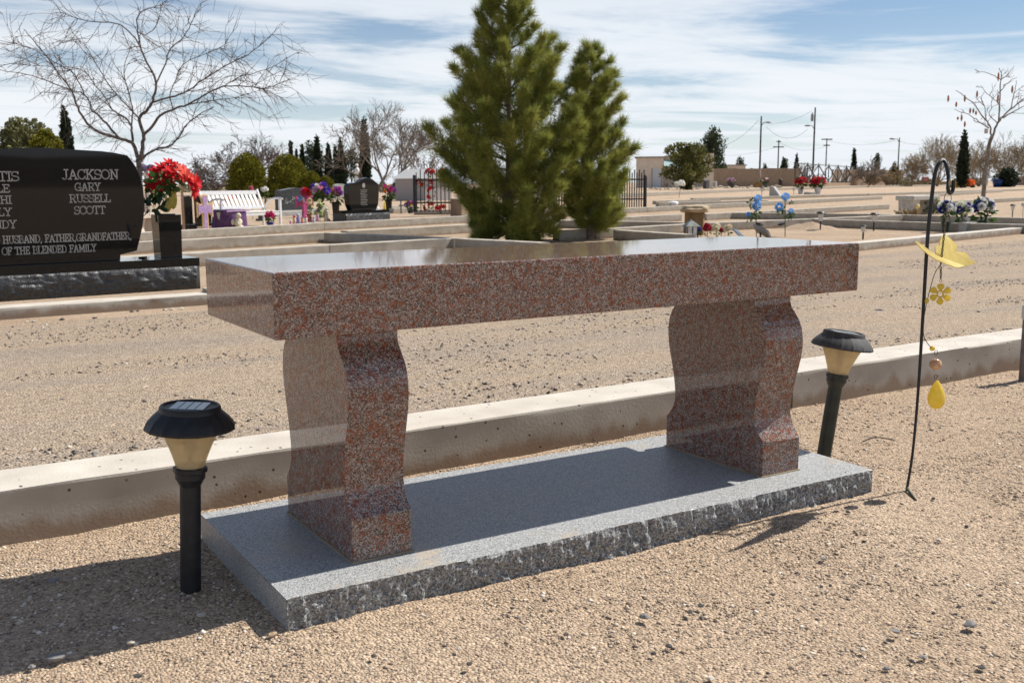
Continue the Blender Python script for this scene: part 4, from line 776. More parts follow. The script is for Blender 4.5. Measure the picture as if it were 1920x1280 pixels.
limbs = [([(272, 440), (268, 400), (262, 340), (258, 299)], 9, 6.5, 0), ([(259, 300), (250, 272), (240, 264), (215, 257), (178, 244), (152, 216), (141, 188), (134, 170), (112, 140), (88, 108), (62, 75), (45, 55)], 5, .9, -.5),
 ([(263, 300), (268, 270), (269, 252), (262, 222), (276, 206), (286, 190), (293, 158), (280, 125), (265, 95), (258, 60), (259, 30), (280, 15), (302, 12)], 5.2, .8, .4), ([(248, 268), (246, 238), (236, 222), (212, 207), (196, 190)], 3.4, .9, .6), ([(224, 260), (204, 238), (186, 218), (172, 207), (170, 198), (158, 178), (120, 165), (80, 148), (40, 138), (-10, 130)], 3.2, .7, .7),
 ([(268, 255), (285, 238), (300, 218), (325, 205), (352, 196), (380, 180), (420, 162), (470, 163), (500, 165), (545, 148)], 4, .7, -.8), ([(286, 192), (320, 182), (352, 170), (395, 140), (440, 115), (475, 95), (517, 58)], 2.8, .7, .8), ([(262, 305), (275, 290), (296, 279), (322, 271), (340, 250), (352, 232), (372, 216), (402, 200)], 3.2, 1, .3),
 ([(158, 178), (140, 140), (100, 115), (60, 92), (0, 76)], 1.8, .6, .4), ([(262, 84), (240, 58), (215, 44), (165, 40), (130, 30), (112, 22)], 2, .7, .3), ([(293, 158), (310, 120), (318, 95), (345, 68), (360, 40), (368, 20)], 2, .7, -.6), ([(258, 60), (275, 65), (295, 45), (305, 0)], 1.4, .6, .3), ([(246, 238), (248, 200), (240, 170), (232, 130), (248, 80)], 2., .6, -.8), ([(262, 222), (235, 195), (205, 160), (180, 120), (160, 85), (130, 70)], 2, .6, 1), ([(325, 205), (318, 180), (330, 150), (345, 120), (400, 95), (440, 75)], 1.8, .6, .9), ([(352, 196), (390, 190), (430, 185), (470, 175)], 1.5, .5, -1), ([(420, 162), (450, 145), (500, 130), (560, 98)], 1.4, .5, -.6), ([(212, 207), (180, 160), (150, 130), (90, 125), (30, 120)], 1.6, .5, -1)]
px_tree('bare_tree', 'spreading leafless mesquite tree behind the large black headstone', 17., (272, 438), limbs, BARK, TWIG, 10, 72, 5, .04)
# ties and stakes on the young mesquite are part of the cross beside it; sapling hung with pods
limbs = [([(1842, 382), (1846, 340), (1851, 300), (1857, 262), (1861, 255)], 6, 4.2, 0), ([(1860, 258), (1866, 240), (1877, 222), (1895, 205), (1920, 185), (1945, 168)], 3.4, 1, .5), ([(1857, 260), (1858, 240), (1850, 228), (1838, 212), (1825, 195), (1805, 178), (1793, 170)], 2.6, .7, -.4), ([(1853, 240), (1835, 228), (1815, 215), (1790, 205)], 1.9, .6, .5), ([(1872, 228), (1874, 195), (1876, 160), (1877, 140), (1873, 128)], 2.2, .7, .2), ([(1877, 150), (1862, 142), (1845, 135), (1830, 137)], 1.2, .5, .3), ([(1877, 150), (1890, 140), (1902, 125)], 1.2, .5, -.4), ([(1876, 170), (1890, 155), (1908, 145)], 1.3, .5, .5), ([(1850, 228), (1846, 200), (1840, 185), (1846, 170)], 1.4, .5, -.6), ([(1870, 230), (1855, 215), (1862, 200), (1880, 195)], 1.3, .5, .4), ([(1895, 205), (1900, 180), (1905, 160), (1906, 150)], 1.4, .5, .2), ([(1874, 195), (1855, 180), (1838, 160)], 1.2, .5, .6), ([(1880, 222), (1900, 210), (1915, 202), (1935, 190)], 1.8, .6, -.5)]
sap = px_tree('sapling_tree', 'young leafless sapling hung with dry reddish pods beyond the bouquets', 26., (1842, 380), limbs, LTBARK, TWIG, 3.4, 26, 8, -.02)
pm = plain((.36, .17, .09), .8); b0 = sap.location
for i, (px, py, h_) in enumerate(((1778, 185, 14), (1793, 196, 11), (1809, 185, 14), (1832, 177, 15), (1819, 208, 12), (1825, 208, 10), (1803, 221, 14), (1809, 233, 12), (1796, 222, 7), (1871, 185, 20), (1872, 144, 18), (1898, 168, 16), (1830, 212, 9))):
    c = Vector(at(px, py, 26+rnd.uniform(-.3, .3)))-b0; s_ = 26/CAM_F; ob('pod', MB().lathe([(.2*s_, h_*.5*s_), (1.6*s_, h_*.25*s_), (2.0*s_, -h_*.15*s_), (.3*s_, -h_*.5*s_)], 6, tuple(c)), pm, sap, smooth=True)
c = Vector(at(1849, 246, 25.9))-b0; ob('name_tag', MB().box(c.x-.06, c.x+.06, c.y-.01, c.y+.01, c.z-.06, c.z+.06), plain((.5, .4, .36)), sap)
# long-needle pines in the plot behind the bench -----------------------------
def needle_pine(label, px, yb, outline, seed, nb, group, bushy=1.0, zlow=0.):
    """outline: list of (py, left px, right px); branches reach that width"""
    P = gp(px, yb); s_ = mpp(P); g = random.Random(seed); gg = np.random.RandomState(seed); t = thing('pine_tree', label, 'tree', P, 0, group)
    oy = [(yb-o[0])*s_ for o in outline][::-1]; ol = [(px-o[1])*s_ for o in outline][::-1]; orr = [(o[2]-px)*s_ for o in outline][::-1]; H = oy[-1]
    vx = Vector((_R[0], _R[1], 0))
    def reach(z, d):
        c_ = d.x*vx.x+d.y*vx.y; l_, r_ = np.interp(z, oy, ol), np.interp(z, oy, orr); return (l_+(r_-l_)*(c_*.5+.5))
    mbt = MB().tube([(0, 0, -.1), (.0, 0, H*.3), (.01, 0, H*.7), (0, 0, H*.99)], [H*.017, H*.013, H*.007, .004], 8); C_, D_, L_ = [], [], []
    for i in range(nb):
        q = (i+.5)/nb; zt = zlow+(H-zlow)*q; a = i*2.39996+g.uniform(-.3, .3); d = Vector((math.cos(a), math.sin(a), 0)); rr = max(.05, reach(zt, d))*(1.05-.5*g.random()**1.6); rise = rr*g.uniform(.35, .85)
        z0 = max(.12, zt-rise); A = Vector((0, 0, z0)); B = d*rr+Vector((0, 0, zt)); mid = A.lerp(B, .55)+Vector((0, 0, -rise*.18)); path = sm([A, mid, B], 6); mbt.tube(path, [.012*H/3*(1-.75*k_/12) for k_ in range(len(path))], 4)
        nt_ = max(5, int(rr*30*bushy))
        for k_ in range(nt_):
            f_ = .22+.78*(k_/(nt_-1))**.8; j = min(len(path)-2, int(f_*(len(path)-1))); p = path[j].lerp(path[j+1], f_*(len(path)-1)-j); ax = (path[j+1]-path[j]).normalized()
            off = Vector((g.gauss(0, 1), g.gauss(0, 1), g.gauss(0, .8))); off = off-ax*off.dot(ax)*.4; ln = rr*.22*(1.15-f_)+.03
            for w_ in range(2):
                sd_ = (ax+off.normalized()*(.9 if w_ == 0 else -.9)+Vector((0, 0, .5))).normalized(); ln2 = ln*g.uniform(.6, 1.7); pe = p+sd_*ln2
                for u in (.45, .75, 1.0): C_.append(p.lerp(pe, u)); D_.append((sd_+Vector((0, 0, .35))).normalized()); L_.append(g.uniform(.075, .145))
    C_, D_, L_ = np.array([tuple(v) for v in C_]), np.array([tuple(v) for v in D_]), np.array(L_); k_ = 12
    n = len(C_); C2 = np.repeat(C_, k_, 0)+gg.normal(size=(n*k_, 3))*.008; D2 = np.repeat(D_, k_, 0)+.62*gg.normal(size=(n*k_, 3)); D2 /= np.linalg.norm(D2, axis=1)[:, None]; L2 = np.repeat(L_, k_)[:, None]*(.7+.5*gg.rand(n*k_, 1))
    sd2 = np.cross(D2, gg.normal(size=(n*k_, 3))); sd2 /= np.linalg.norm(sd2, axis=1)[:, None]+1e-9
    T_ = np.stack([C2-sd2*.0026, C2+sd2*.0026, C2+D2*L2], 1); ob('trunk', mbt, LTBARK, t, smooth=True); tris_obj('crown', T_, PINE_N, t, kind='stuff'); return n*k_
PG = 'long-needle pines in the plot behind the bench'
NT1 = needle_pine('taller long-needle pine with foliage down to the ground in the kerbed plot', 955, 454, [(-22, 946, 962), (0, 905, 986), (60, 893, 996), (100, 868, 1060), (150, 843, 1076), (200, 820, 1082), (250, 806, 1088), (300, 820, 1090), (350, 845, 1062), (400, 866, 1052), (440, 868, 1048), (454, 880, 1040)], 5, 150, PG, 1.15)
NT2 = needle_pine('smaller long-needle pine with a bare lower trunk in the kerbed plot', 1106, 449, [(98, 1098, 1110), (125, 1070, 1138), (165, 1054, 1156), (210, 1050, 1166), (260, 1056, 1180), (305, 1050, 1200), (350, 1052, 1188), (400, 1066, 1160), (425, 1086, 1156), (449, 1098, 1145)], 9, 104, PG, 1.25, .16)

# ------------------------------------------------------------------ graves and ornaments beyond the road
def stand(x0, x1, yt, yb, h=0.):
    P = gp((x0+x1)/2, yb, h); s_ = mpp(P); return P, (x1-x0)*s_, (yb-yt)*s_, s_
def arch_top(w, h, serp=False, n=12, sag=.12):
    pts = [(-w/2, 0), (w/2, 0)]
    if serp: top = [(w/2-w*i/n, h*(1-sag*(.5-.5*math.cos(2*math.pi*min(1, max(0, (abs(i/n-.45)*1.9-.08)))/2)))) for i in range(n+1)]
    else: top = [(w/2-w*i/n, h*(1-sag*(2*i/n-1)**2)) for i in range(n+1)]
    return pts+top
def rock_box(w, d, h, n=18, amp=.02):
    mbr = MB()
    for i in range(n+1):
        for j, z in enumerate((0, h*.35, h*.7, h)): mbr.v.append((-w/2+w*i/n, -d/2-amp*(abs(mnoise.noise(Vector((i*.9, j*1.7, w*9))))+.3)*(1 if j < 3 else 0), z))
    for i in range(n):
        for j in range(3): mbr.f.append((i*4+j, (i+1)*4+j, (i+1)*4+j+1, i*4+j+1))
    return mbr.box(-w/2, w/2, -d/2+.001, d/2, 0, h-.0005)
def marks(parent, y, rows, m=None):                        # worn engraving too fine to read: short pale dashes
    mbm = MB(); g = random.Random(len(rows))
    for x0, x1, z, h_ in rows:
        x = x0
        while x < x1-.004:
            l_ = g.uniform(.008, .02); mbm.add([(x, y, z), (min(x+l_, x1), y, z), (min(x+l_, x1), y, z+h_), (x, y, z+h_)], [(0, 1, 2, 3)]); x += l_+.006
    return ob('engraving', mbm, m or ETCH, parent)
def upright(label, x0, x1, yt, yb, m, rz, base=.1, serp=False, d=.14, sag=.12, h=0., group=None, basem=None):
    P, w, H, s_ = stand(x0, x1, yt, yb, h); t = thing('headstone', label, 'headstone', P, rz, group); hb = H*base
    if base: ob('base', rock_box(w*1.35, d*2, hb), basem or m, t)
    tb_ = bev(ob('tablet', MB().prism([(x, z+hb+.0005) for x, z in arch_top(w, H-hb, serp, sag=sag)], -d/2, d/2), m, t), .003); return t, tb_, w, H
# black serpentine-topped stone with base and flowers
P, w, H, s_ = stand(615, 742, 338, 413, .0); t = thing('headstone', 'black polished serpentine-topped headstone on a black rock-edged base', 'headstone', P, ROWA)
ob('rock_base', rock_box(w*.98, .34, 14*s_, 24, .03), BLACKR, t); bev(ob('plinth', MB().box(-w*.49, w*.49, -.175, .17, 14*s_+.0005, 19*s_), BLACK, t), .002)
tw = 86*s_; z0 = 19*s_+.0008; tx = 1.5*s_
pts = [(-tw*.40, 0), (tw*.40, 0), (tw*.47, .12*tw), (tw*.5, .35*tw), (tw*.49, .56*tw)]+[(tw*(.48-.96*i/14), (.60+.095*math.sin(math.pi*(min(1, max(0, (i-1)/8.))))+(.0 if i < 9 else -.01*(i-9)*.6))*tw) for i in range(1, 14)]+[(-tw*.49, .52*tw), (-tw*.5, .35*tw), (-tw*.47, .12*tw)]
tb_ = bev(ob('tablet', MB().prism([(x+tx, z+z0) for x, z in pts], -.06, .07), BLACK, t), .004)
marks(tb_, -.0615, [(tx-.11+.02*(i % 2), tx+.11-.02*(i % 3), z0+.40-i*.033, .011) for i in range(10)]); ob('engraved_emblem', MB().prism([(tx+x*.045, z0+.50+z*.05) for x, z in [(math.cos(a), math.sin(a)) for a in np.linspace(0, 6.28, 14, endpoint=False)]], -.0612, -.0605), ETCH, tb_)
def pot_flowers(name, label, px, yb, yt, wpx, spec, n, potm, pot_h, rz=0, group=None, h=0., potw=.45, leaves=True, cat='flowers', size=.34, up=True, seed=0):
    P = gp(px, yb, h); s_ = mpp(P); H = (yb-yt)*s_; r = wpx*s_*.5; ph_ = H*pot_h; t = thing(name, label, cat, P, rz, group)
    if pot_h: autosmooth(ob('pot', MB().lathe([(r*potw*.72, 0), (r*potw*.95, ph_*.85), (r*potw*1.1, ph_*.87), (r*potw*1.1, ph_), (r*potw*.9, ph_), (r*potw*.85, ph_*.9)], 18), potm, t))
    hb = H-ph_; c = (0, 0, ph_+hb*.48); rad = (r*.78, r*.78, hb*.46)
    if leaves: leaf_tris(70, (0, 0, ph_+hb*.38), (r*.75, r*.75, hb*.4), r*.55, t, kind=None)
    blooms(t, spec, c, rad, n, r*size, seed=seed); return t
FV = 'flower vases on the serpentine headstone'
mixf = [('bloom', MAG, 1), ('daisy', YEL_, .9), ('bloom', PUR, 1), ('daisy', ORG, .9), ('bloom', PINK, .8)]
pot_flowers('flower_vase', 'black vase of purple and yellow flowers beside the angel globe', 630, 402, 351, 32, mixf, 13, BLACK, .46, ROWA, FV, potw=.5, seed=1, cat='vase')
pot_flowers('flower_vase', 'black vase of purple and orange flowers beside the yellow cone', 729, 397, 347, 28, mixf[::-1], 12, BLACK, .46, ROWA, FV, potw=.5, seed=2, cat='vase')
for i, px in enumerate((655, 673, 691, 707)):
    P = gp(px, 404-(px-655)*.06, .0); P = np.array(P); s_ = mpp(P); tag(ob('ornament', MB().blob((0, 0, 10*s_), (5*s_, 4*s_, 3.2*s_), 2, .5, i), WHITEP, loc=P-np.array([0, 0, 0]), smooth=True), 'small white figurine on the plinth of the serpentine headstone', 'figurine', 'white figurines on the plinth')
P, w, H, s_ = stand(718, 725, 378, 396); tag(ob('cone_ornament', MB().lathe([(w*.5, 0), (w*.45, H*.1), (w*.08, H), (0, H*1.02)], 14), plain((.8, .55, .03)), loc=P, smooth=True), 'small yellow cone ornament at the end of the serpentine headstone', 'cone')
# engraved grey headstone with pink cross and figurines
t, tb_, w, H = upright('dark grey headstone with an engraved landscape behind the pink cross', 509, 598, 353, 404, DSTONE, ROWA, .2, True, .15, .1, basem=GSTONE)
g = random.Random(4); me_ = MB()
for i in range(46): x = -w*.38+w*.8*g.random(); z = H*(.42+.3*g.random()*(1-abs(x)/w)); me_.add([(x, -.0768, z), (x+g.uniform(.02, .07), -.0768, z+.006), (x+g.uniform(.02, .06), -.0768, z+g.uniform(.012, .035))], [(0, 1, 2)])
ob('engraving', me_, GSTONE, tb_)
def cross(label, x0, x1, yt, yb, m, rz, flare=1.0, th=.02, edge=None, h=0., arm=.62, cat='cross', aw=.16, group=None, ring_=0):
    P, w, H, s_ = stand(x0, x1, yt, yb, h); t = thing('cross', label, cat, P, rz, group); a = w*aw; zc = H*arm; f = flare; q = w*.5
    def outl(g_): return [(-a*.8-g_, -.02), (a*.8+g_, -.02), (a*.7+g_, zc-a*1.2-g_), (q*.7, zc-a*f*1.0-g_), (q+g_, zc-a*f*1.7-g_), (q+g_, zc+a*f*1.3+g_), (q*.7, zc+a*f*.9+g_), (a*.75+g_, zc+a*1.1+g_), (a*.7*f+g_, H*.9), (a*f*.9+g_, H-a*.4+g_), (a*.5, H+g_)]
    def full(o_): return o_+[(-x, z) for x, z in reversed(o_[2:])]
    if edge: ob('border', MB().prism(full(outl(a*.22)), -th*.35, th*.5), edge, t); ob('panel', MB().prism(full(outl(-a*.12)), -th*.6, -th*.351), m, t)
    else: ob('cross_body', MB().prism(full(outl(0)), -th*.5, th*.5), m, t)
    return t, w, H
cross('purple cross with a scalloped yellow border standing by the white bench', 369, 403, 367, 432, mat('purple_glitter', (.30, .16, .45), (.50, .38, .52), .5, .4, 40), ROWA, 1.25, .03, plain((.72, .48, .16)), aw=.2, arm=.62)
t, w, H = cross('pink wooden cross with a red bow in front of the engraved headstone', 550, 594, 352, 408, plain((.48, .07, .2)), ROWA, 1.0, .05, aw=.17, arm=.55)
blooms(t, [('bloom', RED_, 1), ('bloom', (.5, .05, .12), 1)], (0, -.05, H*.8), (w*.16, .04, H*.12), 5, w*.14); blooms(t, [('bloom', WHT, 1), ('bloom', LBL, 1)], (-w*.3, -.05, H*.55), (w*.12, .03, H*.1), 4, w*.1)
FG = 'little coloured figurines before the pink cross'
cols = [(.6, .15, .3), (.7, .5, .3), (.25, .2, .5), (.7, .25, .1), (.65, .6, .55), (.45, .06, .1), (.35, .45, .6), (.6, .35, .5)]; nm = ['pink', 'tan', 'indigo', 'orange', 'off-white', 'dark red', 'pale blue', 'mauve']
for i in range(8):
    px = 545+i*7.2; P = gp(px, 424-(i*.9)+(i % 2)*-3); s_ = mpp(P); hh = (12+5*((i*7) % 3))*s_; t = thing('figurine', 'tiny %s figurine standing among the trinkets before the pink cross' % nm[i], 'figurine', P, i, FG)
    ob('figure_body', MB().lathe([(hh*.2, 0), (hh*.24, hh*.1), (hh*.15, hh*.4), (hh*.19, hh*.6), (hh*.08, hh*.7)], 10), plain(cols[i]), t, smooth=True); ob('figure_head', MB().blob((0, 0, hh*.84), hh*.16, 2, .05), plain(cols[(i+4) % 8]), t, smooth=True)
for px, yt, yb, lb, c_ in ((583, 372, 418, 'stake of pale yellow-white artificial flowers by the angel globe', (.75, .72, .42)), (600, 374, 416, 'stake of green and cream artificial flowers by the angel globe', (.62, .70, .35))):
    P, w, H, s_ = stand(px-8, px+8, yt, yb); t = thing('flower_stake', lb, 'flowers', P, 0, 'flower stakes by the globe'); ob('stem', MB().tube([(0, 0, 0), (.01, 0, H*.5), (0, 0, H*.95)], .006, 5), plain((.06, .14, .03)), t); leaf_tris(40, (0, 0, H*.5), (w*.35, w*.35, H*.45), .06, t); blooms(t, [('bloom', c_, 1)], (0, 0, H*.55), (w*.3, w*.3, H*.42), 8, w*.2, 0, px)
P, w, H, s_ = stand(603, 624, 384, 414); t = thing('angel_globe', 'cream angel figure inside a pale round shell by the serpentine headstone', 'statue', P, ROWA); ob('shell', MB().prism([(w*.5*math.cos(a), H*.56+H*.44*math.sin(a)) for a in np.linspace(0, 6.28, 20, endpoint=False)], .03, .05), CREAM, t); ob('figure', MB().lathe([(w*.3, 0), (w*.26, H*.2), (w*.12, H*.5), (w*.15, H*.58), (w*.05, H*.66)], 14), CREAM, t, smooth=True); ob('figure_head', MB().blob((0, 0, H*.74), w*.12, 2, .05), CREAM, t, smooth=True)
pot_flowers('bouquet', 'tall bunch of lilac and violet flowers behind the pink cross', 603, 408, 342, 38, [('bloom', (.55, .3, .55), 1), ('bloom', WHT, .8), ('bloom', VIO, 1.25), ('daisy', PINK, .9)], 12, DSTONE, .4, 0, potw=.35, seed=4)
upright('small grey round-topped marker behind the lilac flowers', 622, 652, 345, 372, GSTONE, ROWA, 0, False, .2, .1)
P, w, H, s_ = stand(648, 694, 304, 372); t = thing('statue', 'white praying statue on a wide stone pedestal behind the serpentine headstone', 'statue', P, ROWA)
ob('pedestal', MB().box(-w*.5, w*.5, -.2, .2, 0, H*.34).box(-w*.46, w*.46, -.18, .18, H*.3402, H*.37), STUCCO2, t); ob('robe', MB().lathe([(w*.10, H*.37), (w*.11, H*.45), (w*.085, H*.6), (w*.10, H*.72), (w*.11, H*.78), (w*.04, H*.84)], 16), WHITEP, t, smooth=True); ob('statue_head', MB().blob((0, 0, H*.9), w*.065, 2, .05), WHITEP, t, smooth=True); ob('praying_hands', MB().tube([(-w*.09, -.02, H*.74), (0, -w*.12, H*.70), (w*.09, -.02, H*.74)], w*.025, 6), WHITEP, t, smooth=True)
# white garden bench
P, w, H, s_ = stand(388, 522, 357, 425); wb = thing('garden_bench', 'white slatted garden bench with curved arms behind the kerb', 'bench', P, ROWA); w *= 1.06; hw = w/2
z1, z2, zs = H*.98, H*.58, H*.42; lean = .16
for x in (-hw, hw): ob('back_post', MB().tube([(x, .18, 0), (x, .16, zs), (x, .16+lean, z1+.02)], .021, 4), WHITEP, wb)
ob('top_rail', MB().box(-hw, hw, .15+lean*.93, .19+lean*.93, z1-.07, z1), WHITEP, wb); ob('lower_rail', MB().box(-hw, hw, .14+lean*.25, .18+lean*.25, zs+.03, zs+.09), WHITEP, wb)
sl = MB().add([(-.027, .155+lean*.25, zs+.09), (.027, .155+lean*.25, zs+.09), (.027, .155+lean*.93, z1-.07), (-.027, .155+lean*.93, z1-.07), (-.027, .175+lean*.25, zs+.09), (.027, .175+lean*.25, zs+.09), (.027, .175+lean*.93, z1-.07), (-.027, .175+lean*.93, z1-.07)], [(0, 1, 2, 3), (4, 7, 6, 5), (0, 4, 5, 1), (1, 5, 6, 2), (2, 6, 7, 3), (3, 7, 4, 0)]); slm = mesh_from('back_slat', sl); slm.materials.append(WHITEP)
for i in range(13): ob('back_slat', slm, None, wb, loc=(-hw*.86+hw*1.72*i/12, 0, 0))
ssl = mesh_from('seat_slat', MB().box(-hw, hw, -.028, .028, zs-.018, zs)); ssl.materials.append(WHITEP)
for i in range(6): ob('seat_slat', ssl, None, wb, loc=(0, -.24+i*.066, 0))
for x in (-hw-.01, hw+.01):
    ob('leg', MB().box(x-.02, x+.02, -.27, -.23, 0, zs+.2), WHITEP, wb); ob('arm', MB().tube(sm([Vector((x, -.32, zs+.21)), Vector((x, -.22, zs+.225)), Vector((x, -.02, zs+.2)), Vector((x, .1, zs+.1)), Vector((x, .17, zs+.02))], 5), .019, 5), WHITEP, wb)
ob('front_rail', MB().box(-hw, hw, -.262, -.238, zs-.075, zs-.022), WHITEP, wb)
# things around the white bench
P, w, H, s_ = stand(403, 460, 393, 428); t = thing('draped_table', 'low table draped in a purple fringed cloth before the white bench', 'table', P, ROWA); cl = mat('purple_cloth', (.09, .045, .11), (.16, .085, .19), .9, .1, 12)
mb = MB(); n = 40
for i in range(n):
    a = 2*math.pi*i/n; c_, s2 = math.cos(a), math.sin(a); k_ = (abs(c_)**4+abs(s2)**4)**-.25
    for z, q in ((0, 1.06+.06*math.sin(a*9)), (H*.4, 1.02+.04*math.sin(a*9)), (H*.94, 1.0), (H, .94)): mb.v.append((c_*k_*w*.48*q, s2*k_*.22*q, z))
for i in range(n):
    for j in range(3): mb.f.append((i*4+j, ((i+1) % n)*4+j, ((i+1) % n)*4+j+1, i*4+j+1))
mb.f.append(tuple(i*4+3 for i in range(n))); ob('cloth', mb, cl, t, smooth=True)
ob('fringe', MB().box(-w*.49, w*.49, -.232, -.226, H*.9, H*.97), plain((.5, .34, .5)), t)
P, w, H, s_ = stand(434, 460, 399, 429); t = thing('cherub_statue', 'cream cherub statue kneeling in front of the purple cloth', 'statue', P, ROWA); ob('cherub_body', MB().blob((0, 0, H*.34), (w*.26, w*.22, H*.34), 3, .3, 3).blob((w*.1, -w*.1, H*.12), (w*.3, w*.2, H*.13), 2, .3, 5), CREAM, t, smooth=True); ob('cherub_head', MB().blob((-w*.02, -.02, H*.82), H*.17, 2, .1), CREAM, t, smooth=True)
for sg in (-1, 1): ob('wing', MB().blob((sg*w*.36, .03, H*.42), (w*.16, .02, H*.2), 2, .2, sg+4), CREAM, t, smooth=True)
pot_flowers('flower_pot', 'bright pink roses in a cobalt blue pot by the white bench leg', 507, 427, 397, 19, [('bloom', (.6, .03, .16), 1)], 11, plain((.02, .04, .3), .2), .34, 0, potw=.7, seed=6, cat='flower pot', size=.4)
P, w, H, s_ = stand(484, 505, 400, 414); t = thing('headstone', 'tiny dark flat-topped marker behind the pink roses', 'headstone', P, ROWA); ob('base', MB().box(-w*.55, w*.55, -.1, .1, 0, H*.3), DSTONE, t); ob('tablet', MB().box(-w*.4, w*.4, -.06, .06, H*.301, H), DSTONE, t)
upright('narrow black upright marker behind the granite vase flowers', 344, 361, 368, 430, BLACK, ROWA, .15, False, .1, .05); upright('black headstone half hidden behind the purple cross', 366, 397, 362, 424, BLACK, ROWA, .1, False, .1, .08)
for px, py, r_, lb, c_ in ((431, 372, 8, 'orange and purple flowers poking up behind the white bench', ORG), (474, 354, 5, 'single pink flower on a stem behind the white bench', PINK), (498, 356, 7, 'white and green sprig behind the white bench corner', WHT)):
    P = gp(px, 412); s_ = mpp(P); t = thing('flower_stake', lb, 'flowers', P, 0, 'flowers behind the white bench'); H = (412-py)*s_; ob('stem', MB().tube([(0, 0, 0), (.01, 0, H)], .006, 5), plain((.06, .14, .03)), t); blooms(t, [('bloom', c_, 1), ('bloom', tuple(np.array(c_)*.7), 1)], (0, 0, H), (r_*s_*.6, r_*s_*.6, r_*s_*.5), 5, r_*s_*.6, 0, px); leaf_tris(20, (0, 0, H*.8), (r_*s_, r_*s_, r_*s_*1.2), .07, t)
P, w, H, s_ = stand(258, 300, 311, 412); t = thing('cross', 'weathered grey wooden cross with a purple bow near the mesquite trunk', 'cross', P, ROWA); gw = mat('grey_wood', (.26, .24, .22), (.38, .35, .32), .9, .1, 20); ob('upright_beam', MB().box(-.03, .03, -.03, .03, 0, H), gw, t); ob('cross_beam', MB().box(-w*.5, w*.5, -.033, -.002, H*.80, H*.86), gw, t)
for sg in (-1, 1): ob('bow', MB().blob((sg*w*.22, -.05, H*.95), (w*.2, .03, H*.07), 2, .4, sg+3), plain((.06, .04, .12)), t, smooth=True)
P, w, H, s_ = stand(240, 300, 400, 447); t = thing('stone_bench', 'small pale concrete bench with curved legs behind the large headstone', 'bench', P, ROWA+.3); ob('seat', MB().box(-w*.5, w*.5, -.16, .16, H*.82, H), STUCCO2, t)
for sg in (-1, 1): ob('leg', MB().prism([(-.13, 0), (.13, 0), (.08, H*.4), (.12, H*.819), (-.12, H*.819), (-.08, H*.4)], sg*w*.33-.05, sg*w*.33+.05, 'x'), STUCCO2, t)
P, w, H, s_ = stand(343, 347, 350, 432); tag(ob('wooden_stake', MB().box(-w*.5, w*.5, -.02, .02, 0, H).prism([(-w*.5, H), (w*.5, H), (0, H+.04)], -.02, .02), plain((.42, .27, .17)), loc=P), 'thin tan wooden stake behind the granite vase', 'stake')
# small solar lights and pots in the plots
def small_light(label, px, yb, yt, group, capm=DARKP, h=0., tilt=0):
    P = gp(px, yb, h); s_ = mpp(P); H = (yb-yt)*s_; t = thing('solar_path_light', label, 'path light', P, 0, group); t.rotation_euler = (0, tilt, 0); r = H*.2
    ob('stake', MB().lathe([(.011, -.03), (.011, H*.5)], 8), DARKP, t); autosmooth(ob('shade', MB().lathe([(r*.45, H*.5), (r*.62, H*.7), (r*.85, H*.88), (r*.8, H*.88)], 16), plain((.72, .72, .7), .3, .5, .3), t)); autosmooth(ob('cap', MB().lathe([(r*1.1, H*.88), (r*1.15, H*.92), (r*.75, H), (0, H*1.005)], 16), capm, t)); return t
LG = 'small solar lights in the plots'
small_light('solar light on a black stake beside the corner of the sand-filled plot', 1538, 432, 397, LG); small_light('solar light standing upright against the long shaded kerb', 1638, 433, 399, LG); small_light('solar light nearest the road kerb with its cap catching the sun', 1618, 449, 422, LG, GREYP); small_light('solar light between the two blue and white bouquets', 1812, 434, 408, LG, WHITEP); small_light('solar light in front of the purple cloth', 413, 429, 394, LG)
small_light('tiny solar light near the red flower vases', 1488, 365, 354, LG, GREYP); small_light('tiny solar light beside the grey slant headstone', 1428, 370, 350, LG, GREYP)
small_light('thin dark solar light on the pale gravel plot', 1898, 407, 383, LG)
# stone bench, lantern, flowers
P, w, H, s_ = stand(1262, 1342, 384, 440); t = thing('stone_bench', 'rough sandstone slab bench on a block support in the plots', 'bench', P, ROWB+.35)
mb = MB().blob((0, 0, H*.83), (w*.56, .20, H*.17), 4, .22, 7, 2.2); mb.v = [(x*1.0, max(-.19, min(.19, y*1.3)), H*.86+max(-H*.11, min(H*.11, z-H*.83))) for x, y, z in mb.v]; ob('slab_seat', mb, SANDST, t); ob('block_support', MB().prism([(-w*.26, 0), (w*.26, 0), (w*.23, H*.78), (-w*.23, H*.78)], -.13, .13), mat('brown_block', (.17, .115, .065), (.26, .18, .10), .9, .1, 14, 5, .5, 30), t)
P, w, H, s_ = stand(1276, 1314, 411, 450); t = thing('lantern', 'dark metal lantern with pagoda roof and white panes by the sandstone bench', 'lantern', P, ROWB)
ob('roof', MB().lathe([(w*.52, H*.66), (w*.40, H*.74), (w*.14, H*.9), (w*.06, H*.93), (w*.07, H*.97), (0, H)], 4), mat('verdigris_metal', (.09, .11, .11), (.18, .21, .2), .6, .4, 20), t); ob('pane', MB().lathe([(w*.30, 0.02), (w*.34, H*.655)], 4), plain((.6, .62, .62), .3), t)
for k_ in range(8): a = k_*math.pi/4; q = w*.35*(1 if k_ % 2 == 0 else .72); ob('bar', MB().tube([(q*math.cos(a), q*math.sin(a), 0), (q*math.cos(a)*1.08, q*math.sin(a)*1.08, H*.66)], .006, 4), IRON, t)
SFG = 'artificial flowers by the lantern'
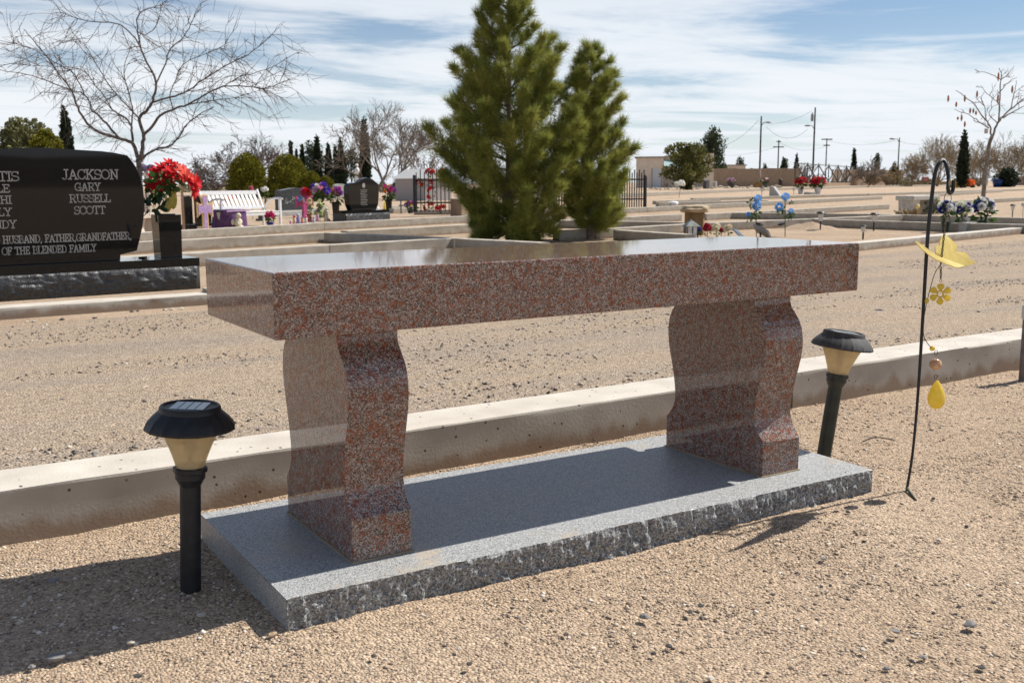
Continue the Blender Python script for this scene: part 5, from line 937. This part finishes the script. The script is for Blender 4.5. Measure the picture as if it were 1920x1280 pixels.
for px, py, r_, c_, lb in ((1309, 432, 7, (.05, .07, .35), 'blue artificial flower with white tips beside the lantern'), (1326, 426, 9, (.45, .03, .06), 'dark red artificial flower between the blue and the cream ones'), (1343, 427, 9, (.75, .70, .52), 'cream artificial flowers beside the dark red flower'), (1352, 431, 5, (.45, .03, .07), 'small crimson flower between the two cream clusters'), (1365, 428, 8, (.76, .68, .5), 'cream and teal artificial flower at the end of the flower row')):
    P = gp(px, 448); s_ = mpp(P); H = (448-py)*s_; t = thing('flower_stake', lb, 'flowers', P, 0, SFG); ob('stem', MB().tube([(0, 0, 0), (0, 0, H)], .005, 5), plain((.06, .14, .03)), t); blooms(t, [('bloom', c_, 1), ('bloom', c_, .9), ('daisy', tuple(np.minimum(np.array(c_)*1.5, .85)), .9)], (0, 0, H), (r_*s_*.5, r_*s_*.5, r_*s_*.4), 6, r_*s_*.7, 0, px)
    leaf_tris(14, (0, 0, H*.5), (r_*s_*.7, r_*s_*.7, H*.4), .04, t)
P, w, H, s_ = stand(1384, 1408, 426, 448); t = thing('solar_spotlight', 'tilted silver-framed panel lying in the plot by the cream flowers', 'panel', P, ROWB); t.rotation_euler = (R(-50), R(8), ROWB); ob('glass', MB().box(-w*.45, w*.45, 0, .012, 0, H*1.25), PANEL, t); ob('frame', MB().box(-w*.5, w*.5, -.004, -.0005, -.01, .012).box(-w*.5, w*.5, -.004, -.0005, H*1.24, H*1.27).box(-w*.5, -w*.44, -.004, -.0005, .0125, H*1.239).box(w*.44, w*.5, -.004, -.0005, .0125, H*1.239), GALV, t)
P, w, H, s_ = stand(1408, 1450, 423, 448); t = thing('solar_spotlight', 'grey twin-cell solar spotlight tipped over in the plot below the blue roses', 'spotlight', P, ROWB); hd = ob('panel_body', MB().box(-w*.42, w*.42, -.11, .11, -.015, .015), GALV, t, loc=(0, 0, H*.55)); hd.rotation_euler = (R(25), R(24), R(10))
for sg in (-1, 1): ob('solar_cell', MB().box(sg*w*.2-.06, sg*w*.2+.06, -.06, .06, .0155, .019), DARKP, hd)
ob('bracket', MB().tube([(-w*.2, 0, 0), (-w*.22, 0, H*.5)], .012, 6), DARKP, t); ob('stake', MB().tube([(w*.3, 0, H*.3), (w*.7, -.02, .02)], .009, 6), GALV, t)
def rose_stake(label, px, yb, blooms_, leaves_, rz, py0, px0):
    P = gp(px, yb); s_ = mpp(P); t = thing('rose_stake', label, 'flowers', P, 0, 'blue solar roses on stakes'); b0 = Vector(P); dd = dep(P)
    top = min(q[1] for q in blooms_); ob('stem', MB().tube([(0, 0, 0), Vector(at(px, top, dd))-b0], .006, 6), plain((.04, .08, .03)), t)
    for bx_, by_, r_ in blooms_:
        p = Vector(at(bx_, by_, dd))-b0; o_ = ob('flower', flower_mesh('bloom', LBL), None, t, loc=p); o_.scale = (r_*s_,)*3; o_.rotation_euler = Vector((-.3, -.7, .6)).to_track_quat('Z', 'Y').to_euler(); j_ = Vector(at(px, by_+12, dd))-b0; ob('branch', MB().tube([j_, p], .004, 4), plain((.04, .08, .03)), t)
    for i, (lx, ly, r_) in enumerate(leaves_): p = Vector(at(lx, ly, dd))-b0; leaf_tris(14, p, (r_*s_*.6,)*3, r_*s_*1.0, t)
    p = Vector(at(px0, py0, dd))-b0; ob('solar_unit', MB().box(-.05, .05, -.03, .03, -.012, .012), DARKP, t, loc=p).rotation_euler = (0, .25 if px0 > px else -.2, .4)
rose_stake('blue artificial roses on a stake with the fuller leaves', 1418, 447, [(1421, 372, 7.5), (1419, 386, 9), (1403, 402, 5)], [(1408, 379, 7), (1410, 390, 6), (1412, 405, 9), (1420, 402, 8), (1424, 394, 6), (1405, 410, 6)], 0, 421, 1424)
rose_stake('blue artificial roses on a thin stake in the open sand', 1472, 444, [(1473, 369, 8), (1461, 388, 8.5), (1483, 396, 5.5)], [(1464, 397, 8), (1470, 395, 6), (1480, 405, 8), (1486, 404, 6), (1484, 381, 5)], 0, 420, 1465)
# ornate white bench, bouquets
P, w, H, s_ = stand(1672, 1768, 367, 402); t = thing('stone_bench', 'ornate white concrete bench with scrolled legs in the plots', 'bench', P, ROWB-.25); WC = mat('white_concrete', (.42, .40, .36), (.56, .54, .49), .9, .2, 14); bev(ob('seat', MB().box(-w*.52, w*.5, -.22, .22, H*.76, H), WC, t), .015)
for sg in (-.34, .28):
    l_ = ob('leg', MB().prism([(-.10*w, 0), (.10*w, 0), (.125*w, H*.4), (.14*w, H*.759), (-.14*w, H*.759), (-.125*w, H*.4)], -.17, .17), WC, t, loc=(sg*w, 0, 0))
    for q in (-1, 1): ob('scroll', MB().tube([(q*.06*w+math.cos(a)*(.012+.004*a)*1.4, -.173, H*.38+math.sin(a)*(.012+.004*a)*1.4) for a in np.linspace(0, 9, 20)], .007, 4), WC, l_)
BG = 'blue and white bouquets in green pots'; bw = [('bloom', WHT, 1), ('bloom', BLU, 1), ('bloom', WHT, 1.05), ('bloom', BLU, .9)]; GP = plain((.015, .04, .03), .4)
pot_flowers('bouquet', 'fullest blue and white bouquet in a dark green pot by the sapling', 1840, 433, 373, 46, bw, 15, GP, .33, 0, BG, potw=.34, seed=11, size=.36); pot_flowers('bouquet', 'blue and white bouquet in a green pot hanging behind the ornament ring', 1772, 436, 376, 38, bw, 11, GP, .34, 0, BG, potw=.4, seed=12, size=.38); pot_flowers('bouquet', 'low blue and white bouquet spread between its two neighbours', 1802, 434, 380, 36, [('bloom', (.72, .74, .6), 1.15), ('bloom', BLU, .9), ('bloom', WHT, 1)], 10, GP, .28, 0, BG, potw=.3, seed=13, size=.4)
P, w, H, s_ = stand(1797, 1830, 417, 436); tag(bev(ob('headstone', MB().box(-w*.5, w*.5, -.06, .06, 0, H), GSTONE, loc=P), .006), 'low pale block marker behind the bouquet solar light', 'headstone')
for px, lb, c_ in ((1917, 'white and yellow ball ornament on a thin stake by the gravel plot', (.5, .5, .5)), (1720, 'tiny yellow flower stake in front of the ornate white bench', (.75, .6, .2))):
    P = gp(px, 412 if px > 1800 else 405); s_ = mpp(P); hh = (28 if px > 1800 else 18)*s_; t = thing('garden_stake', lb, 'stake', P); ob('stem', MB().tube([(0, 0, 0), (0, 0, hh)], .006, 5), GALV, t); ob('ball', MB().blob((0, 0, hh), 4*s_, 2, .1), plain(c_), t, smooth=True)
P, w, H, s_ = stand(1690, 1722, 404, 412); t = tag(leaf_tris(160, (0, 0, .05), (w*.45, .25, .06), .14, None, plain((.35, .26, .13)), 'dry_weeds', kind='stuff'), 'heap of dry tan weeds in the corner of the kerbed plot', 'weeds'); t.location = P
tag(pot_flowers('flower_heap', 'heap of red, yellow and orange flowers lying on a far grave', 1803, 352, 339, 46, [('bloom', RED_, 1), ('bloom', YEL_, 1), ('bloom', ORG, 1), ('bloom', PINK, 1), ('bloom', VIO, .8)], 18, None, 0, 0, seed=14, size=.3), 'heap of red, yellow and orange flowers lying on a far grave', 'flowers')
P, w, H, s_ = stand(1846, 1908, 335, 351); t = thing('far_bench', 'bench with two deep blue pot-shaped supports in the far plots', 'bench', P, ROWB-.2); bm_ = plain((.012, .035, .16), .35); ob('seat', MB().box(-w*.55, w*.5, -.25, .25, H*.86, H), plain((.08, .13, .2)), t)
for sg in (-.27, .27): ob('pot_support', MB().lathe([(w*.11, 0), (w*.14, H*.5), (w*.16, H*.859)], 16), bm_, t, loc=(sg*w, 0, 0), smooth=True)
# iron fence enclosing a grave, with red flowers
def iron_fence(label, A, B, H, n, rz_tops=True, group=None):
    A, B = Vector(A), Vector(B); d = B-A; L_ = d.length; t = thing('iron_fence', label, 'fence', A, math.atan2(d.y, d.x), group)
    pm_ = mesh_from('picket', MB().box(-.011, .011, -.011, .011, .0, H)); pm_.materials.append(IRON); pp_ = mesh_from('post', MB().box(-.032, .032, -.032, .032, 0, H*.82).lathe([(.04, H*.82), (.04, H*.84), (0, H*.87)], 4)); pp_.materials.append(IRON)
    for x in np.arange(0, L_+.01, max(1.2, L_/round(max(1, L_/1.6)))): ob('post', pp_, None, t, loc=(x, 0, 0))
    for i in range(n):
        x = L_*(i+.5)/n; o_ = ob('picket', pm_, None, t, loc=(x, .0, 0)); o_.scale = (1, 1, .92+.08*(i % 2))
    for z in (.22, .74): ob('rail', MB().box(0, L_, -.018, .018, H*z-.018, H*z+.018), IRON, t)
    return t
fa, fb, fc = gp(778, 398, .1), gp(846, 397.5, .1), gp(1209, 387, .13); fd = np.array(fb)+ (np.array(fc)-np.array(fb))*.0
Hf = (398-318)*mpp(fa)
iron_fence('black iron picket fence section hung with red flowers around a grave', fa, fb, Hf, 9, group='black iron fence sections'); iron_fence('long black iron picket fence section behind the pines', np.array(fb)+(np.array(fc)-np.array(fb))*.45, fc, (387-318)*mpp(fc), 40, group='black iron fence sections')
kerb(Vector(gp(776, 403)), Vector(gp(848, 402.5)), .12, .2, m=CONC2)
for px, py, n_, lb in ((806, 322, 5, 'red poinsettia cluster tied on top of the iron fence'), (829, 323, 4, 'red and white flower cluster on the fence next to the pine'), (787, 343, 3, 'single red bloom low on the iron fence post'), (808, 360, 8, 'red garland hanging down the iron fence'), (815, 388, 9, 'red and green flowers along the foot of the iron fence')):
    dd = dep(fa)-.08; P = Vector(at(px, py, dd)); s_ = dd/CAM_F; t = thing('flower_cluster', lb, 'flowers', P, 0, 'red flowers on the iron fence'); tall = 4 if 'garland' in lb else 1; wide = 3.2 if 'foot' in lb else 1
    blooms(t, [('star', RED_, 1), ('star', (.5, .02, .05), 1)]+([('bloom', WHT, .8)] if 'white' in lb else []), (0, 0, 0), (7*s_*wide, 5*s_, 5*s_*tall), n_, 6.5*s_, 0, px); leaf_tris(26, (0, 0, -.02), (9*s_*wide, 5*s_, 7*s_*tall), .07, t)
P, w, H, s_ = stand(849, 872, 372, 405); t = thing('stone_pillar', 'low tan block pillar at the end of the fenced grave beside the pine', 'pillar', P, ROWA); bev(ob('shaft', MB().box(-w*.42, w*.42, -.16, .16, 0, H*.93), STUCCO, t), .01); bev(ob('cap', MB().box(-w*.5, w*.5, -.19, .19, H*.9302, H), STUCCO2, t), .01)
P, w, H, s_ = stand(745, 759, 376, 400); t = thing('cross', 'small black iron cross beside the iron fence', 'cross', P, ROWA); ob('upright_bar', MB().box(-.012, .012, -.01, .01, 0, H), IRON, t); ob('cross_bar', MB().box(-w*.5, w*.5, -.012, -.0101, H*.58, H*.66), IRON, t)
pot_flowers('flower_pot', 'yellow and purple flowers beside the iron fence post', 770, 400, 378, 26, [('bloom', YEL_, 1), ('bloom', PUR, 1), ('bloom', PINK, .9)], 9, DSTONE, .3, 0, potw=.5, seed=15, cat='flower pot')
P, w, H, s_ = stand(742, 768, 363, 376); autosmooth(tag(ob('planter', MB().lathe([(w*.4, 0), (w*.46, H*.8), (w*.5, H*.82), (w*.5, H), (w*.42, H)], 20), plain((.32, .16, .1)), loc=P), 'low round terracotta planter under the grey-green bush', 'planter'))
P, w, H, s_ = stand(758, 830, 318, 376); t = thing('shed', 'small grey shed with a pale sloping roof behind the iron fence', 'shed', P, ROWA-.2); ob('wall', MB().box(-w*.45, w*.45, -1., 1., 0, H*.72), plain((.36, .33, .32), .9), t); ob('roof', MB().prism([(-w*.52, H*.70), (w*.5, H*.70), (w*.1, H), (-w*.05, H)], -1.1, 1.1), plain((.55, .55, .54), .7), t)
# far graves: slant stone, red vases, rocks, crosses
P, w, H, s_ = stand(1436, 1474, 350, 368.5); t = thing('headstone', 'pale grey slant-faced headstone in the far plots', 'headstone', P, ROWB+.25); bev(ob('slant_block', MB().prism([(-.28, 0), (.28, 0), (.28, H), (.10, H)], -w*.5, w*.5, 'x'), GSTONE, t), .01)
RV = 'white vases of red flowers'
for px, lb, sd in ((1501, 'white vase of red roses standing alone near the slant headstone', 16), (1533, 'white vase of fuller red and pink roses behind a low stone', 17)):
    pot_flowers('flower_vase', lb, px, 364, 334, 27 if sd == 16 else 32, [('bloom', RED_, 1), ('bloom', (.5, .02, .05), 1), ('bloom', (.7, .1, .12), .9)], 13, plain((.62, .6, .6)), .42, 0, RV, potw=.42, seed=sd, cat='vase')
P, w, H, s_ = stand(1506, 1530, 358, 364.5); tag(ob('headstone', MB().blob((0, 0, H*.3), (w*.5, .2, H*.6), 3, .3, 4), GSTONE, loc=P, smooth=True), 'low rounded grey stone between the two red flower vases', 'headstone')
RGp = 'boulders edging the far plots'
g = random.Random(77); bms = []
for q in range(4): me = mesh_from('boulder', MB().blob((0, 0, .35), (1, .8, .6), 2, .5, q+11, 1.2)); me.materials.append(SANDST if q % 2 else mat('pale_rock', (.42, .36, .28), (.58, .52, .43), .9, .1, 6)); bms.append(me)
for i in range(34):
    px = 1218+i*7.4+g.uniform(-2, 2); P = gp(px, 354.5-(px-1218)*.0155+g.uniform(-.8, 1.5)); s_ = mpp(P); k_ = s_*g.uniform(2., 4.6); o_ = ob('boulder', bms[i % 4], None, loc=P); o_.scale = (k_*1.25, k_, k_); o_.rotation_euler = (0, 0, g.random()*6); tag(o_, 'rounded sandy boulder in the rock row before the tan wall', 'boulder', RGp)
P, w, H, s_ = stand(1327, 1341, 329, 353); t, w, H = cross('small white cross standing among the boulders', 1328, 1340, 329, 350, WHITEP, ROWB, .8, .08, aw=.17, arm=.66)
upright('dark rough marker stone beside the white cross', 1317, 1331, 338, 354, DSTONE, ROWB, 0, False, .4, .06); upright('pale leaning marker next to the white cross', 1337, 1344, 340, 352, GSTONE, ROWB, 0, False, .4, .1)
pot_flowers('flower_pot', 'dark pot heaped with pale pink flowers among the boulders', 1371, 352.5, 335, 17, [('bloom', (.7, .5, .6), 1), ('bloom', (.6, .35, .5), 1)], 12, plain((.05, .045, .05)), .5, 0, potw=.75, seed=19, cat='flower pot'); pot_flowers('flower_pot', 'teal planter with red and white flowers before the tan wall', 1434, 351.5, 335, 18, [('bloom', (.4, .05, .1), 1), ('bloom', WHT, .9)], 8, plain((.05, .08, .08)), .5, 0, potw=.7, seed=20, cat='flower pot')
evergreen('shrub', 'low orange-brown dried shrub among the boulders', 1421, 352, 343, 17, plain((.3, .17, .05)), round_, 260, .3, seed=71, core=0, cat='bush')
P, w, H, s_ = stand(1459, 1467, 336, 350.5); tag(ob('urn', MB().lathe([(w*.3, 0), (w*.45, H*.3), (w*.5, H*.85), (w*.35, H)], 12), plain((.04, .025, .025)), loc=P, smooth=True), 'dark brown urn standing before the tan wall', 'urn')
P, w, H, s_ = stand(1418, 1430, 306, 352); t = thing('flag', 'small red, white and blue flag hanging limp on a thin staff', 'flag', P, ROWB); ob('staff', MB().tube([(0, 0, 0), (0, 0, H)], .02, 5), GALV, t)
for i, c_ in enumerate(((.04, .05, .2), (.6, .58, .56), (.4, .04, .05))):
    mb = MB(); zz0 = H*.72; x0 = .02+i*.16
    mb.add([(x0, .03*i, zz0), (x0+.16, .03*(i+1), zz0-.05), (x0+.16+.12, .03, zz0-.95), (x0+.12, .0, zz0-.9)], [(0, 1, 2, 3)]); ob('flag_cloth', mb, plain(c_, .9), t)
P, w, H, s_ = stand(1262, 1284, 340, 371); t = thing('flower_stake', 'white artificial flowers on a tall thin stake near the fence end', 'flowers', P, 0); ob('stem', MB().tube([(0, 0, 0), (.05, 0, H*.4), (.08, 0, H*.85)], .012, 5), plain((.05, .08, .03)), t); blooms(t, [('bloom', WHT, 1)], (.08, 0, H*.85), (w*.35, w*.35, H*.1), 8, w*.2, 0, 3)
P, w, H, s_ = stand(1252, 1271, 376, 386.5); tag(ob('planter', MB().blob((0, 0, H*.4), (w*.5, .2, H*.5), 3, .25, 8), WHITEP, loc=P, smooth=True), 'low white oval planter beside the iron fence corner', 'planter')
for i, (px, py) in enumerate(((1226, 352), (1240, 351), (1252, 352), (1300, 351), (1312, 350))): P = gp(px, py); s_ = mpp(P); tag(leaf_tris(90, (0, 0, 4*s_), (7*s_, 5*s_, 5*s_), 4*s_, None, plain((.42, .37, .3)), 'dry_brush', kind='stuff'), 'pale dry brush clump beside the building and shade tree', 'brush', 'dry brush clumps').location = P
# zigzag iron fence
zA, zB = Vector(gp(1490, 351)), Vector(gp(1627, 347.3)); d = zB-zA; L_ = d.length; t = thing('iron_fence', 'long black iron fence of zigzag bars on a low wall before the tan wall', 'fence', zA, math.atan2(d.y, d.x)); H = (351-306)*mpp(zA)
ob('low_wall', MB().box(0, L_, -.15, .15, 0, H*.16), STUCCO, t)
for i in range(9): ob('post', MB().box(-.06, .06, -.06, .06, H*.15, H*1.05), IRON, t, loc=(L_*i/8, 0, 0))
for z in (.2, .98): ob('rail', MB().box(0, L_, -.04, .04, H*z-.05, H*z+.05), IRON, t)
for i in range(8):
    x0, x1 = L_*i/8, L_*(i+1)/8; xm = (x0+x1)/2
    for a, b in ((x0, x1), (x1, x0), (x0+L_/32, x1-L_/32)): ob('diagonal_bar', MB().tube([(a, .02 if a < b else -.02, H*.22), (b, .02 if a < b else -.02, H*.96)], .085, 4), IRON if a != x0+L_/32 else plain((.55, .55, .55)), t)
# tan block wall, building
wA, wB = Vector(gp(1318, 350.6)), Vector(gp(1500, 349.6)); d = wB-wA; L_ = d.length; H = (350.6-317)*mpp(wA); t = thing('block_wall', 'high tan stucco block wall beyond the boulders', 'wall', wA, math.atan2(d.y, d.x))
for i in range(6): ob('wall_panel', MB().box(L_*i/6+.03, L_*(i+1)/6-.03, -.2, .2, 0, H*(1+.012*math.sin(i*2))), STUCCO, t); ob('wall_pier', MB().box(L_*i/6-.25, L_*i/6+.029, -.24, .24, 0, H*1.02), STUCCO, t)
wA, wB = Vector(gp(1560, 348.6)), Vector(gp(1690, 347)); d = wB-wA; L_ = d.length; H = (348-316)*mpp(wA)*.95; t = thing('block_wall', 'lower tan block wall running behind the zigzag iron fence', 'wall', wA, math.atan2(d.y, d.x))
for i in range(5): ob('wall_panel', MB().box(L_*i/5, L_*(i+1)/5-.04, -.2, .2, 0, H*(1+.02*math.sin(i*2.3))), STUCCO, t)
P, w, H, s_ = stand(1196, 1336, 296, 352); bl = thing('building', 'flat-roofed beige stucco building with a blue-green awning behind the shade tree', 'building', P, -CAM_YAW-.15); 
ob('wall', MB().box(-w*.52, -w*.16, -1., 6, 0, H*.98).box(-w*.158, w*.36, .6, 6, 0, H*1.02).box(w*.361, w*.5, -.5, 6, 0, H*1.12), STUCCO2, bl); rf = ob('roof', MB().box(-w*.54, -w*.15, -1.2, 6.1, H*.9802, H*1.03).box(-w*.149, w*.355, .4, 6.1, H*1.0202, H*1.06), mat('roof_trim', (.26, .22, .19), (.33, .29, .25), .9, .1, 2), bl)
ob('awning', MB().prism([(-w*.15, H*.62), (-w*.15, H*.66), (-w*.15+.01, H*.95)], 0, .1).add([(-w*.155, -1.6, H*.72), (w*.12, -1.6, H*.60), (w*.12, .58, H*.84), (-w*.155, .58, H*.94)], [(0, 1, 2, 3)]), plain((.30, .42, .43), .7), bl)
dr = ob('door', MB().box(-w*.30, -w*.19, -1.06, -1.002, 0, H*.62), plain((.55, .57, .60), .6), bl)
for i in range(4): ob('door_panel', MB().box(-w*.29, -w*.20, -1.085, -1.061, H*(.04+.145*i), H*(.16+.145*i)), plain((.5, .52, .56), .6), dr)
ob('door_frame', MB().box(-w*.315, -w*.3005, -1.08, -1.002, 0, H*.65).box(-w*.1895, -w*.175, -1.08, -1.002, 0, H*.65), plain((.3, .3, .31)), bl)
wA, wB = Vector(gp(1332, 349.2)), Vector(gp(1402, 348.8)); d = wB-wA; t = thing('building', 'low long beige outbuilding with a flat roof behind the tan wall', 'building', wA, math.atan2(d.y, d.x)); H = (349-309)*mpp(wA); ob('wall', MB().box(0, d.length, 1.5, 6, 0, H*.95), STUCCO2, t); ob('roof', MB().box(-.2, d.length+.2, 1.3, 6.2, H*.9502, H), plain((.36, .3, .26), .9), t)
# poles and wires
def pole(label, px, yb, yt, arms=(), lamp=None, trans=None, r=3.2, group='utility poles'):
    P = gp(px, yb); s_ = mpp(P); H = (yb-yt)*s_; t = thing('utility_pole', label, 'utility pole', P, -CAM_YAW, group); ob('shaft', MB().lathe([(r*s_*.6, -.1), (r*s_*.42, H)], 10), POLEM, t, smooth=True)
    for z, hw in arms: ob('crossarm', MB().box(-hw*s_, hw*s_, -.08, .08, H-z*s_-.1, H-z*s_+.1), POLEM, t)
    if lamp:
        z, sg, ln = lamp; a = ob('lamp_arm', MB().tube([(0, 0, H-z*s_-.6), (sg*ln*.5*s_, 0, H-z*s_), (sg*ln*s_, 0, H-z*s_)], .06, 6), GALV, t); ob('lamp_head', MB().blob((sg*(ln+4)*s_, 0, H-z*s_), (6*s_, 3*s_, 1.6*s_), 2, .1), GALV, a, smooth=True)
    if trans: ob('transformer', MB().lathe([(2.2*s_, -7*s_), (2.6*s_, -6*s_), (2.6*s_, 5*s_), (1.2*s_, 6*s_), (.8*s_, 9*s_)], 10, (-5*s_, 0, H-trans*s_)), GALV, t)
    return (px, yt, dep(P), H)
pole('tall dark pole with a single street lamp arm above the tan wall', 1423.5, 350, 221, lamp=(11, 1, 10)); pole('tallest dark pole carrying a transformer and a street lamp', 1523, 349.5, 205, lamp=(33, -1, 9), trans=18)
pole('far pole with two crossarms between the tall poles', 1457.5, 347.5, 264, [(3, 4), (13, 10)], r=2.4); pole('far pole with one wide crossarm beside the transformer pole', 1547, 347.5, 261, [(2, 10), (13, 6)], r=2.2); pole('slim pole with a long lamp arm beyond the low tan wall', 1682, 348, 260, lamp=(2, -1, 9), r=2.4)
def wire(label, a, b, da, db, sag):
    A, B = Vector(at(*a, da)), Vector(at(*b, db)); n = 14; pts = [A.lerp(B, i/n)-Vector((0, 0, sag*4*(i/n)*(1-i/n)))-A for i in range(n+1)]
    tag(ob('power_line', MB().tube(pts, .02, 4), IRON, loc=A), label, 'power line', 'overhead wires')
D1, D2, D3 = dep(gp(1423.5, 350)), dep(gp(1523, 349.5)), dep(gp(1457.5, 347.5))
wire('wire running down from the single-lamp pole towards the flat-roofed building', (1355, 274), (1422, 226), D1*1.05, D1, .6); wire('upper wire strung between the two tall dark poles', (1424, 230), (1522, 208), D1, D2, .8); wire('slack lower wire between the two tall dark poles', (1435, 236), (1514, 243), D1, D2, 1.6); wire('wire from the two-crossarm pole behind the tall single-lamp pole', (1330, 290), (1455, 276), D3*1.1, D3, .8); wire('wire between the two far crossarm poles', (1460, 266), (1546, 275), D3, D3, 1.2); wire('wire from the one-crossarm pole to the slim lamp pole', (1550, 263), (1680, 263), D3, D3*.9, .9); wire('wire leaving the slim lamp pole past the willows', (1684, 264), (1760, 262), D3*.9, D3*.95, .8)
# distant odds and ends along the horizon
hg = 'low far walls and fences'
for px0, px1, yt, yb, m_, lb in ((1690, 1780, 341, 347.5, STUCCO, 'low brown wall far beyond the road near the red truck'), (1795, 1850, 334, 347.5, plain((.5, .47, .44)), 'pale low wall beneath the bare willows'), (1898, 1990, 331, 347.5, plain((.35, .24, .2)), 'reddish low wall behind the dark bush')):
    A, B = Vector(gp(px0, yb)), Vector(gp(px1, yb)); d = B-A; tag(ob('block_wall', MB().box(0, d.length, -.2, .2, 0, (yb-yt)*mpp(A)), m_, loc=A), lb, 'wall', hg); COL.objects[-1].rotation_euler = (0, 0, math.atan2(d.y, d.x))
P, w, H, s_ = stand(1728, 1744, 332, 347.6); t = thing('parked_truck', 'small faded red truck parked far beyond the low brown wall', 'truck', P, -CAM_YAW); ob('cab', MB().prism([(-w*.5, H*.2), (w*.5, H*.2), (w*.5, H*.6), (w*.15, H*.65), (w*.05, H), (-w*.3, H), (-w*.4, H*.6), (-w*.5, H*.55)], -.8, .8), plain((.45, .07, .07), .4), t)
for sg in (-.3, .3): ob('wheel', MB().lathe([(.01, -.1), (H*.2, -.1), (H*.2, .1), (.01, .1)], 14), DARKP, t, loc=(sg*w, -.82, H*.2)); t.children[-1].rotation_euler = (R(90), 0, 0)
g = random.Random(13)
for i in range(26):
    px = (300+i*22) if i < 22 else 1690+(i-22)*20; yb = 362 if i < 22 else 347.4
    P = gp(px, yb+g.uniform(-1.5, 1)); s_ = mpp(P); w_ = g.uniform(9, 20)*s_; h_ = g.uniform(6, 15)*s_
    t = tag(leaf_tris(260, (0, 0, h_*.5), (w_, w_, h_*.6), h_*.35, None, (BUSHG, WILLOW, OLEA, plain((.24, .2, .13)))[i % 4], 'desert_scrub', kind='stuff'), 'low desert scrub along the far edge of the cemetery', 'scrub', 'far desert scrub'); t.location = P
